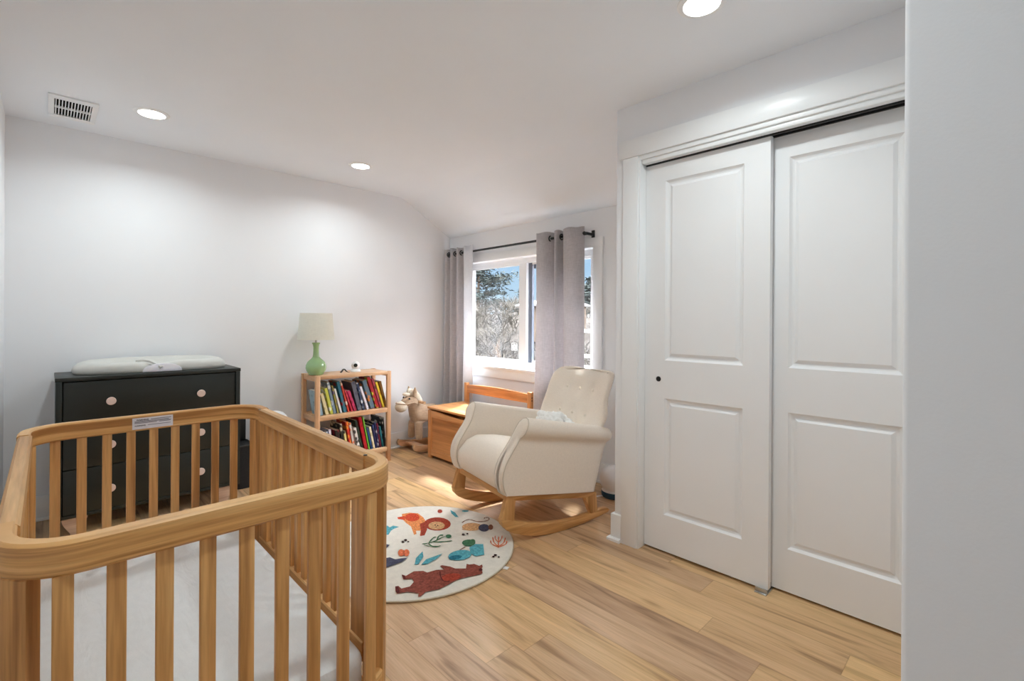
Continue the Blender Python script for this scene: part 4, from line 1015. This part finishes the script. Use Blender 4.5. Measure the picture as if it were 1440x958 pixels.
('teal',[(0.189,-0.127),(0.138,-0.087),(0.102,-0.024),(0.152,-0.052),(0.197,-0.11)]),
('teal',[(0.211,-0.104),(0.183,-0.058),(0.19,0.038),(0.214,-0.016),(0.226,-0.079)]),
('coral',[(0.051,-0.099),(0.061,-0.107),(0.068,-0.114),(0.072,-0.122),(0.072,-0.128),(0.068,-0.132),(0.061,-0.133),(0.051,-0.132),(0.04,-0.129),(0.028,-0.123),(0.018,-0.116),(0.01,-0.108),(0.006,-0.1),(0.006,-0.094),(0.009,-0.09),(0.017,-0.088),(0.027,-0.089),(0.039,-0.093)]),
('coral',[(0.068,-0.08),(0.078,-0.088),(0.086,-0.096),(0.09,-0.103),(0.091,-0.108),(0.087,-0.112),(0.08,-0.113),(0.07,-0.112),(0.059,-0.108),(0.048,-0.102),(0.037,-0.095),(0.03,-0.087),(0.025,-0.08),(0.025,-0.074),(0.028,-0.07),(0.035,-0.069),(0.045,-0.07),(0.057,-0.074)]),
('rust',[(0.023,-0.087),(0.04,-0.097),(0.062,-0.111),(0.079,-0.12),(0.08,-0.118),(0.064,-0.108),(0.042,-0.095),(0.025,-0.085)]),
('dark',[(-0.062,-0.013),(-0.059,-0.016),(-0.057,-0.018),(-0.057,-0.021),(-0.057,-0.024),(-0.059,-0.026),(-0.062,-0.028),(-0.066,-0.028),(-0.07,-0.027),(-0.074,-0.026),(-0.077,-0.023),(-0.078,-0.021),(-0.079,-0.018),(-0.078,-0.015),(-0.076,-0.013),(-0.073,-0.011),(-0.069,-0.011),(-0.065,-0.012)]),
('dark',[(-0.057,-0.035),(-0.054,-0.037),(-0.053,-0.039),(-0.052,-0.042),(-0.053,-0.044),(-0.054,-0.045),(-0.056,-0.046),(-0.059,-0.047),(-0.063,-0.046),(-0.066,-0.045),(-0.068,-0.043),(-0.07,-0.04),(-0.071,-0.038),(-0.07,-0.036),(-0.069,-0.034),(-0.066,-0.033),(-0.063,-0.033),(-0.06,-0.034)]),
('dark',[(-0.036,-0.016),(-0.034,-0.017),(-0.033,-0.019),(-0.033,-0.021),(-0.033,-0.023),(-0.034,-0.025),(-0.037,-0.026),(-0.039,-0.026),(-0.042,-0.025),(-0.044,-0.024),(-0.046,-0.022),(-0.048,-0.02),(-0.048,-0.018),(-0.048,-0.017),(-0.046,-0.015),(-0.044,-0.014),(-0.042,-0.014),(-0.039,-0.015)]),
('dark',[(0.393,0.227),(0.395,0.224),(0.396,0.221),(0.396,0.218),(0.395,0.216),(0.393,0.213),(0.391,0.212),(0.388,0.212),(0.384,0.213),(0.382,0.215),(0.379,0.218),(0.378,0.22),(0.378,0.224),(0.379,0.226),(0.381,0.228),(0.384,0.229),(0.387,0.23),(0.39,0.229)]),
('dark',[(0.397,0.207),(0.398,0.205),(0.399,0.202),(0.4,0.2),(0.399,0.198),(0.398,0.196),(0.396,0.196),(0.393,0.196),(0.391,0.197),(0.388,0.198),(0.386,0.2),(0.385,0.203),(0.385,0.205),(0.386,0.207),(0.387,0.209),(0.389,0.209),(0.392,0.209),(0.394,0.209)]),
('dark',[(0.417,0.224),(0.418,0.222),(0.419,0.22),(0.419,0.218),(0.418,0.216),(0.417,0.215),(0.415,0.214),(0.413,0.214),(0.411,0.215),(0.409,0.216),(0.408,0.218),(0.407,0.22),(0.407,0.222),(0.407,0.224),(0.409,0.225),(0.41,0.226),(0.412,0.226),(0.415,0.225)]),
('dark',[(0.098,0.255),(0.1,0.252),(0.102,0.25),(0.102,0.246),(0.101,0.244),(0.099,0.241),(0.096,0.24),(0.092,0.24),(0.089,0.24),(0.086,0.242),(0.084,0.245),(0.082,0.248),(0.082,0.251),(0.083,0.254),(0.085,0.256),(0.088,0.257),(0.092,0.257),(0.095,0.257)]),
('dark',[(0.105,0.274),(0.107,0.272),(0.108,0.27),(0.108,0.268),(0.108,0.265),(0.106,0.264),(0.104,0.263),(0.102,0.263),(0.099,0.264),(0.097,0.266),(0.095,0.268),(0.093,0.27),(0.093,0.272),(0.094,0.274),(0.095,0.276),(0.097,0.277),(0.1,0.277),(0.102,0.276)]),
('slate',[(0.031,-0.209),(0.043,-0.178),(0.079,-0.169),(0.106,-0.113),(0.124,-0.159),(0.122,-0.202),(0.12,-0.259)]),
('slate',[(-0.114,-0.129),(-0.075,-0.11),(-0.052,-0.145),(-0.055,-0.162)]),
('bear',[(0.294,-0.295),(0.3,-0.282),(0.327,-0.284),(0.339,-0.248),(0.319,-0.214),(0.288,-0.205),(0.268,-0.238),(0.227,-0.22),(0.25,-0.213),(0.24,-0.164),(0.268,-0.13),(0.293,-0.125),(0.303,-0.079),(0.327,-0.05),(0.286,-0.047),(0.285,-0.035),(0.322,-0.014),(0.354,-0.007),(0.389,0.03),(0.357,0.06),(0.371,0.065),(0.382,0.086),(0.414,0.092),(0.413,0.11),(0.43,0.1),(0.441,0.085),(0.476,0.06),(0.476,0.048),(0.47,0.029),(0.446,-0.031),(0.439,-0.071),(0.444,-0.113),(0.446,-0.165),(0.423,-0.22),(0.437,-0.256),(0.432,-0.265),(0.41,-0.249),(0.392,-0.261),(0.367,-0.279),(0.349,-0.317),(0.328,-0.313)]),
('rust',[(0.428,-0.029),(0.435,-0.037),(0.439,-0.049),(0.438,-0.064),(0.434,-0.078),(0.425,-0.092),(0.414,-0.102),(0.402,-0.108),(0.39,-0.11),(0.379,-0.106),(0.371,-0.098),(0.367,-0.086),(0.367,-0.071),(0.372,-0.056),(0.381,-0.043),(0.392,-0.032),(0.405,-0.026),(0.417,-0.025)]),
('beardark',[(0.323,-0.076),(0.333,-0.084),(0.348,-0.094),(0.364,-0.101),(0.365,-0.098),(0.351,-0.089),(0.336,-0.079),(0.325,-0.073)]),
('beardark',[(0.364,-0.102),(0.38,-0.109),(0.396,-0.114),(0.408,-0.114),(0.407,-0.11),(0.395,-0.108),(0.38,-0.103),(0.365,-0.098)]),
('beardark',[(0.409,-0.114),(0.419,-0.109),(0.425,-0.101),(0.428,-0.094),(0.425,-0.091),(0.419,-0.097),(0.413,-0.105),(0.406,-0.111)]),
('beardark',[(0.294,-0.295),(0.3,-0.284),(0.35,-0.305),(0.344,-0.318)]),
('beardark',[(0.229,-0.222),(0.246,-0.217),(0.272,-0.227),(0.266,-0.237)]),
('beardark',[(0.453,0.079),(0.456,0.076),(0.457,0.073),(0.458,0.069),(0.457,0.066),(0.455,0.064),(0.452,0.063),(0.448,0.063),(0.444,0.064),(0.441,0.067),(0.438,0.07),(0.436,0.073),(0.436,0.077),(0.436,0.08),(0.439,0.082),(0.442,0.083),(0.445,0.083),(0.449,0.082)]),
('green',[(-0.07,-0.36),(-0.075,-0.347),(-0.089,-0.337),(-0.109,-0.331),(-0.131,-0.331),(-0.151,-0.337),(-0.165,-0.347),(-0.17,-0.36),(-0.165,-0.373),(-0.151,-0.383),(-0.131,-0.389),(-0.109,-0.389),(-0.089,-0.383),(-0.075,-0.373)]),
('green',[(-0.16,-0.33),(-0.164,-0.319),(-0.175,-0.31),(-0.191,-0.306),(-0.209,-0.306),(-0.225,-0.31),(-0.236,-0.319),(-0.24,-0.33),(-0.236,-0.341),(-0.225,-0.35),(-0.209,-0.354),(-0.191,-0.354),(-0.175,-0.35),(-0.164,-0.341)]),
('teal',[(0.03,-0.42),(0.025,-0.411),(0.011,-0.404),(-0.009,-0.401),(-0.031,-0.401),(-0.051,-0.404),(-0.065,-0.411),(-0.07,-0.42),(-0.065,-0.429),(-0.051,-0.436),(-0.031,-0.439),(-0.009,-0.439),(0.011,-0.436),(0.025,-0.429)]),
('tan',[(-0.21,-0.15),(-0.219,-0.128),(-0.244,-0.111),(-0.28,-0.101),(-0.32,-0.101),(-0.356,-0.111),(-0.381,-0.128),(-0.39,-0.15),(-0.381,-0.172),(-0.356,-0.189),(-0.32,-0.199),(-0.28,-0.199),(-0.244,-0.189),(-0.219,-0.172)]),
('brown',[(-0.33,-0.06),(-0.333,-0.047),(-0.341,-0.037),(-0.353,-0.031),(-0.367,-0.031),(-0.379,-0.037),(-0.387,-0.047),(-0.39,-0.06),(-0.387,-0.073),(-0.379,-0.083),(-0.367,-0.089),(-0.353,-0.089),(-0.341,-0.083),(-0.333,-0.073)]),
('slate',[(0.16,-0.36),(0.154,-0.347),(0.137,-0.337),(0.113,-0.331),(0.087,-0.331),(0.063,-0.337),(0.046,-0.347),(0.04,-0.36),(0.046,-0.373),(0.063,-0.383),(0.087,-0.389),(0.113,-0.389),(0.137,-0.383),(0.154,-0.373)])]
for i, (c, pts) in enumerate(PRINT):
    z = .01125+.00006*i
    vs = [b.bm.verts.new((x, y, z)) for x, y in pts]
    f = b.bm.faces.new(vs); f.material_index = keys.index(c)
bmesh.ops.triangulate(b.bm, faces=list(b.bm.faces))
for f in b.bm.faces:
    if f.normal.z < 0: f.normal_flip()
me = bpy.data.meshes.new('print'); b.bm.to_mesh(me); b.bm.free()
for m in RM: me.materials.append(m)
po_ = bpy.data.objects.new('animal_print', me); C.objects.link(po_); po_.parent = rg_; po_['label'] = 'printed animals and plants'
b = B(ro); a = R(21); u = Vector((math.cos(a), math.sin(a), 0)); w_ = Vector((-u.y, u.x, 0)); c0 = Vector(ro)
P4 = [c0+u*.515-w_*.012, c0+u*.545-w_*.012, c0+u*.545+w_*.012, c0+u*.515+w_*.012]
b.rings([[tuple(p+Vector((0, 0, z))) for p in P4] for z in (.001, .003)]); b.build('white_tag', WHITEP, rg_, smooth=False)

# ------------------------------------------------------------------ globe on the floor behind the chair
go = (-1.865, 2.80, 0); gl = thing('globe_humidifier', go, 'white globe with a dark blue base on the floor by the closet corner', 'humidifier')
B(go).lathe(go[0], go[1], [(0, 0), (.080, 0), (.088, .006), (.092, .03), (.090, .042), (0, .042)], 36).build('base', BLUE, gl)
B(go).lathe(go[0], go[1], [(0, .043), (.089, .043)]+[(.102*math.cos(R(t)), .115+.095*math.sin(R(t))) for t in range(-40, 90, 10)]+[(0, .210)], 36).build('globe', WHITEP, gl, ang=60)
b = B(go); b.rings([[(go[0]-.115, go[1]-.16, z), (go[0]-.095, go[1]-.17, z), (go[0]-.035, go[1]-.088, z+.012), (go[0]-.055, go[1]-.080, z+.012)] for z in (.001, .003)]); b.build('paper_tag', WHITEP, gl, smooth=False)

# ------------------------------------------------------------------ outside the window
GRASS = plain('leaf_litter', (54, 50, 47), .95, .1, .35, 1.2, .5, 6)
BARK = plain('bare_grey_twigs', (72, 70, 68), .9, .1, .25, 4)
BARK2 = plain('bare_straw_twigs', (80, 76, 70), .9, .1, .25, 4)
NEEDLE = plain('dark_needles', (48, 54, 52), .9, .1, .3, 3)
TRUNK = plain('tree_trunk', (92, 78, 66), .9, .1, .2, 6)
SIDING = plain('brown_siding', (92, 80, 70), .8, .2, .1, 2)
HOUSEW = plain('white_siding', (226, 226, 224), .7, .2, .04, 2)
ROOFM = plain('grey_roof', (120, 118, 118), .85, .2, .15, 5)
def gz(x, y):
    t = min(1, max(0, (y-9)/9))
    return -.9+2.45*t*t*(3-2*t)+.12*math.sin(x*.7+y*.4)+.10*math.sin(x*1.9-y*.8)*t
b = B(); nx, ny = 60, 40; V = []; F = []
for j in range(ny+1):
    for i in range(nx+1):
        x = -60+80*i/nx; y = 3.3+57*(j/ny)**1.6; V.append((x, y, gz(x, y)))
for j in range(ny):
    for i in range(nx):
        a = j*(nx+1)+i; F.append((a, a+1, a+nx+2, a+nx+1))
b._add(V, F); struct(b.build('terrain', GRASS, ang=180), 'brown leafy bank rising outside the window', 'ground')
def shrub_mesh(seed, mat):
    rr = random.Random(seed); b = B()
    def grow(p, d, L, r_, lv):
        q = p+d*L; mid = p+d*(L*.5)+Vector((rr.uniform(-1, 1), rr.uniform(-1, 1), 0))*L*.06
        b.tube([p, mid, q], [r_, r_*.85, r_*.65], 3, cap=False)
        if lv == 0: return
        for _ in range(3 if lv > 1 else 3):
            nd = (d+Vector((rr.uniform(-1, 1), rr.uniform(-1, 1), rr.uniform(-.4, .6)))*.75).normalized()
            s_ = rr.uniform(.35, 1)
            grow(p+d*(L*s_), nd, L*rr.uniform(.5, .75), r_*.6, lv-1)
    for _ in range(5):
        d = Vector((rr.uniform(-.45, .45), rr.uniform(-.45, .45), 1)).normalized()
        grow(Vector((rr.uniform(-.15, .15), rr.uniform(-.15, .15), -.05)), d, rr.uniform(.7, 1.1), .024, 3)
    return b.build('bare_shrub', mat, smooth=False)
rr = random.Random(5)
protos = [shrub_mesh(i, BARK if i % 2 else BARK2) for i in range(5)]
th_ = bpy.data.meshes.new('thicket'); tb = bmesh.new()
for i in range(110):
    y = 8.5+9.0*rr.random(); u = rr.random()
    x = -y*(1.26-.56*u)+rr.uniform(-.4, .4); k = i % 5
    if abs(x+12.4) < 1.9 and abs(y-14.2) < 1.7: continue
    s_ = rr.uniform(.4, .75)
    M_ = Matrix.Translation((x, y, gz(x, y)-.1)) @ Matrix.Rotation(rr.uniform(0, 6.28), 4, 'Z') @ Matrix.Diagonal((s_*1.7, s_*1.7, s_*.95, 1))
    n0 = len(tb.verts); f0 = len(tb.faces); tb.from_mesh(protos[k].data); tb.verts.ensure_lookup_table(); tb.faces.ensure_lookup_table()
    for v in tb.verts[n0:]: v.co = M_ @ v.co
    for f in tb.faces[f0:]: f.material_index = k % 2
for o in protos: bpy.data.objects.remove(o)
tb.to_mesh(th_); tb.free(); th_.materials.append(BARK2); th_.materials.append(BARK)
tk = bpy.data.objects.new('thicket', th_); C.objects.link(tk)
tag(tk, 'bare grey winter thicket covering the bank outside the window', 'thicket', kind='stuff')
bx, by_ = -9.9, 9.6; bz_ = gz(bx, by_)-.1
yt = thing('bare_tree', (bx, by_, bz_), 'slender bare young tree standing in front of the thicket', 'tree')
b = B()
def twig(p, d, L_, r_, lv):
    q = p+d*L_; b.tube([p, p+d*L_*.5+Vector((rr.uniform(-1, 1), rr.uniform(-1, 1), 0))*L_*.05, q], [r_, r_*.8, r_*.6], 5, cap=False)
    if lv:
        for _ in range(3):
            nd = (d+Vector((rr.uniform(-1, 1), rr.uniform(-1, 1), rr.uniform(-.2, .5)))*.7).normalized(); twig(p+d*L_*rr.uniform(.45, 1), nd, L_*.62, r_*.55, lv-1)
twig(Vector((0, 0, 0)), Vector((-.1, 0, 1)).normalized(), 1.0, .035, 3); b.build('branches', TRUNK, yt, smooth=False)
def conifer(name, x, y, h, w, label, seed, nb=46, clear=.12):
    rr = random.Random(seed); z0 = gz(x, y)-.1; t = thing(name, (x, y, z0), label, 'tree')
    B().tube([(0, 0, 0), (.05, 0, h*.5), (0, 0, h)], [h*.022, h*.014, .02], 8).build('trunk', TRUNK, t)
    b = B(); br = B()
    for i in range(nb):
        f = clear+(1-clear)*(i/nb); z = h*f; a = rr.uniform(0, 6.28); L = w*(1-.75*f)*rr.uniform(.5, 1.15)
        d = Vector((math.cos(a), math.sin(a), rr.uniform(-.05, .25)))
        p0 = Vector((0, 0, z)); p1 = p0+d*L
        br.tube([p0, p0+d*L*.5+Vector((0, 0, -.04*L)), p1], [.035, .02, .008], 4, cap=False)
        for _ in range(int(30+L*26)):
            q = p0+d*L*rr.uniform(.25, 1.05)+Vector((rr.gauss(0, .13*L+.05), rr.gauss(0, .13*L+.05), rr.gauss(0, .05*L+.03)))
            n = Vector((rr.uniform(-1, 1), rr.uniform(-1, 1), rr.uniform(-.3, .6))).normalized(); m_ = n.orthogonal().normalized()
            e = rr.uniform(.14, .34)
            b._add([q-n*e, q+m_*e*.45, q+n*e], [(0, 1, 2)])
    br.build('branches', TRUNK, t, smooth=False); b.build('foliage', NEEDLE, t, smooth=False)
conifer('pine_tree', -34.5, 29, 7.2, 4.6, 'tall dark pine tree behind the bank in the left window pane', 3, 54)
conifer('small_pine_tree', -26.6, 27, 2.3, 1.2, 'small dark evergreen beside the tall pine tree', 8, 26)
conifer('evergreen_tree', -21.5, 29, 3.0, 2.2, 'dark evergreen seen through the narrow right slit of the window', 12, 40)
ox, oy = -12.95, 14.2
hb = thing('wooden_shed', (ox, oy, gz(ox, oy)-.3), 'brown boarded shed outside, seen between window sash and right curtain', 'shed')
z = gz(ox, oy)-.3
b = B((ox, oy, z)); b.box(ox-.45, ox+1.6, oy-.8, oy+.8, z, 1.78); 
for i in range(14): b.box(ox-.45+i*.152-.006, ox-.45+i*.152+.006, oy-.812, oy-.8, z, 1.78)
b.build('walls', SIDING, hb, smooth=False)
b = B((ox, oy, z)); b.prism([(oy-.95, 1.77), (oy+.95, 1.77), (oy+.95, 1.83), (oy, 2.02), (oy-.95, 1.83)], ox-.55, ox+1.7, 'X'); b.build('roof', ROOFM, hb, smooth=False)
wo = (-25.2, 34.0); z = gz(*wo)-.3
wh = thing('white_house', (wo[0], wo[1], z), 'distant white house seen through the narrow right slit of the window', 'house')
b = B((wo[0], wo[1], z)); b.box(wo[0]-3, wo[0]+3, wo[1]-2, wo[1]+2, z, 2.55); b.build('walls', HOUSEW, wh, smooth=False)
b = B((wo[0], wo[1], z)); b.prism([(wo[1]-2.2, 2.52), (wo[1]+2.2, 2.52), (wo[1], 3.1)], wo[0]-3.2, wo[0]+3.2, 'X'); b.build('roof', ROOFM, wh, smooth=False)
b = B((wo[0], wo[1], z))
for i in range(4): b.box(wo[0]-2.4+i*1.4, wo[0]-1.8+i*1.4, wo[1]-2.03, wo[1]-2, 1.95, 2.35)
b.build('windows', GREYS, wh, smooth=False)
fo = (-7.2, 9.6); fz = gz(*fo)
fn = thing('rail_fence', (fo[0], fo[1], fz), 'white two-rail fence outside, at the right edge of the window', 'fence')
b = B((fo[0], fo[1], fz)); b.box(-8.2, -6.2, 9.57, 9.61, .92, 1.0); b.box(-8.2, -6.2, 9.57, 9.61, .30, .38); b.build('rail', HOUSEW, fn, smooth=False)
for x in (-8.15, -6.95): B((fo[0], fo[1], fz)).box(x-.05, x+.05, 9.61, 9.70, gz(x, 9.65)-.1, 1.1).build('post', HOUSEW, fn, smooth=False)

# ------------------------------------------------------------------ daylight
wd = bpy.data.worlds.new('sky'); sc.world = wd; wd.use_nodes = True
nt = wd.node_tree; L = nt.links.new; bg = nt.nodes['Background']
tc = N(nt, 'ShaderNodeTexCoord'); sp = N(nt, 'ShaderNodeSeparateXYZ'); L(tc.outputs['Generated'], sp.inputs[0])
# clear blue low in the sky, broken cloud; unseen upper sky added bright to light the room
cr2 = ramp(nt, [(0.0, (.62, .66, .70, 1)), (.50, (.70, .84, .95, 1)), (.53, (.54, .76, .97, 1)), (.58, (.40, .67, 1.0, 1)), (.66, (.42, .68, 1.0, 1))])
mr = N(nt, 'ShaderNodeMapRange'); mr.inputs[1].default_value = -1; mr.inputs[2].default_value = 1; L(sp.outputs[2], mr.inputs[0]); L(mr.outputs[0], cr2.inputs['Fac'])
mp = N(nt, 'ShaderNodeMapping'); mp.inputs['Scale'].default_value = (3, 3, 9); L(tc.outputs['Generated'], mp.inputs[0])
cn = N(nt, 'ShaderNodeTexNoise', Scale=1.6, Detail=6.0, Roughness=.55); L(mp.outputs[0], cn.inputs['Vector'])
c1_ = ramp(nt, [(.55, (0, 0, 0, 1)), (.72, (.7, .7, .7, 1))]); L(cn.outputs['Fac'], c1_.inputs['Fac'])
m1 = N(nt, 'ShaderNodeMix', data_type='RGBA'); L(c1_.outputs['Color'], m1.inputs[0]); L(cr2.outputs['Color'], m1.inputs[6]); m1.inputs[7].default_value = (.95, .97, 1, 1)
hi = N(nt, 'ShaderNodeMapRange', interpolation_type='SMOOTHSTEP'); hi.inputs[1].default_value = .22; hi.inputs[2].default_value = .42; L(sp.outputs[2], hi.inputs[0])
m2 = N(nt, 'ShaderNodeMix', data_type='RGBA'); L(hi.outputs[0], m2.inputs[0]); L(m1.outputs[2], m2.inputs[6]); m2.inputs[7].default_value = (SKY*.96, SKY*.98, SKY*1.03, 1)
L(m2.outputs[2], bg.inputs['Color']); bg.inputs['Strength'].default_value = .56
sl_ = bpy.data.lights.new('sun', 'SUN'); sl_.energy = SUN; sl_.angle = R(6); sl_.color = (1, .99, .97)
so_ = bpy.data.objects.new('sun', sl_); C.objects.link(so_); so_.location = (-8, 12, 12)
so_.rotation_euler = Vector((.45, -.85, -1.36)).normalized().to_track_quat('-Z', 'Y').to_euler()

# ------------------------------------------------------------------ camera
f_px = 673.39; yaw, pit, rol = R(-45.899), R(-.0328), R(.3643)
fw = Vector((math.sin(yaw)*math.cos(pit), math.cos(yaw)*math.cos(pit), math.sin(pit)))
rt = Vector((math.cos(yaw), -math.sin(yaw), 0)); upv = rt.cross(fw)
r2 = math.cos(rol)*rt+math.sin(rol)*upv; u2 = -math.sin(rol)*rt+math.cos(rol)*upv
cam = bpy.data.cameras.new('camera'); co = bpy.data.objects.new('camera', cam); C.objects.link(co)
M = Matrix(((r2.x, u2.x, -fw.x, 0), (r2.y, u2.y, -fw.y, 0), (r2.z, u2.z, -fw.z, 1.2), (0, 0, 0, 1)))
co.matrix_world = M
cam.sensor_fit = 'HORIZONTAL'; cam.sensor_width = 36; cam.lens = 36*f_px/1440
cam.shift_y = -(479-451.667)/1440; cam.clip_start = .02; cam.clip_end = 300
sc.camera = co
sc.view_settings.view_transform = 'Standard'; sc.view_settings.look = 'None'
sc.view_settings.exposure = EXPOSURE; sc.view_settings.gamma = 1.0; sc.view_settings.use_curve_mapping = False
sc.cycles.max_bounces = 12; sc.cycles.diffuse_bounces = 8; sc.cycles.transparent_max_bounces = 12
sc.cycles.use_denoising = True
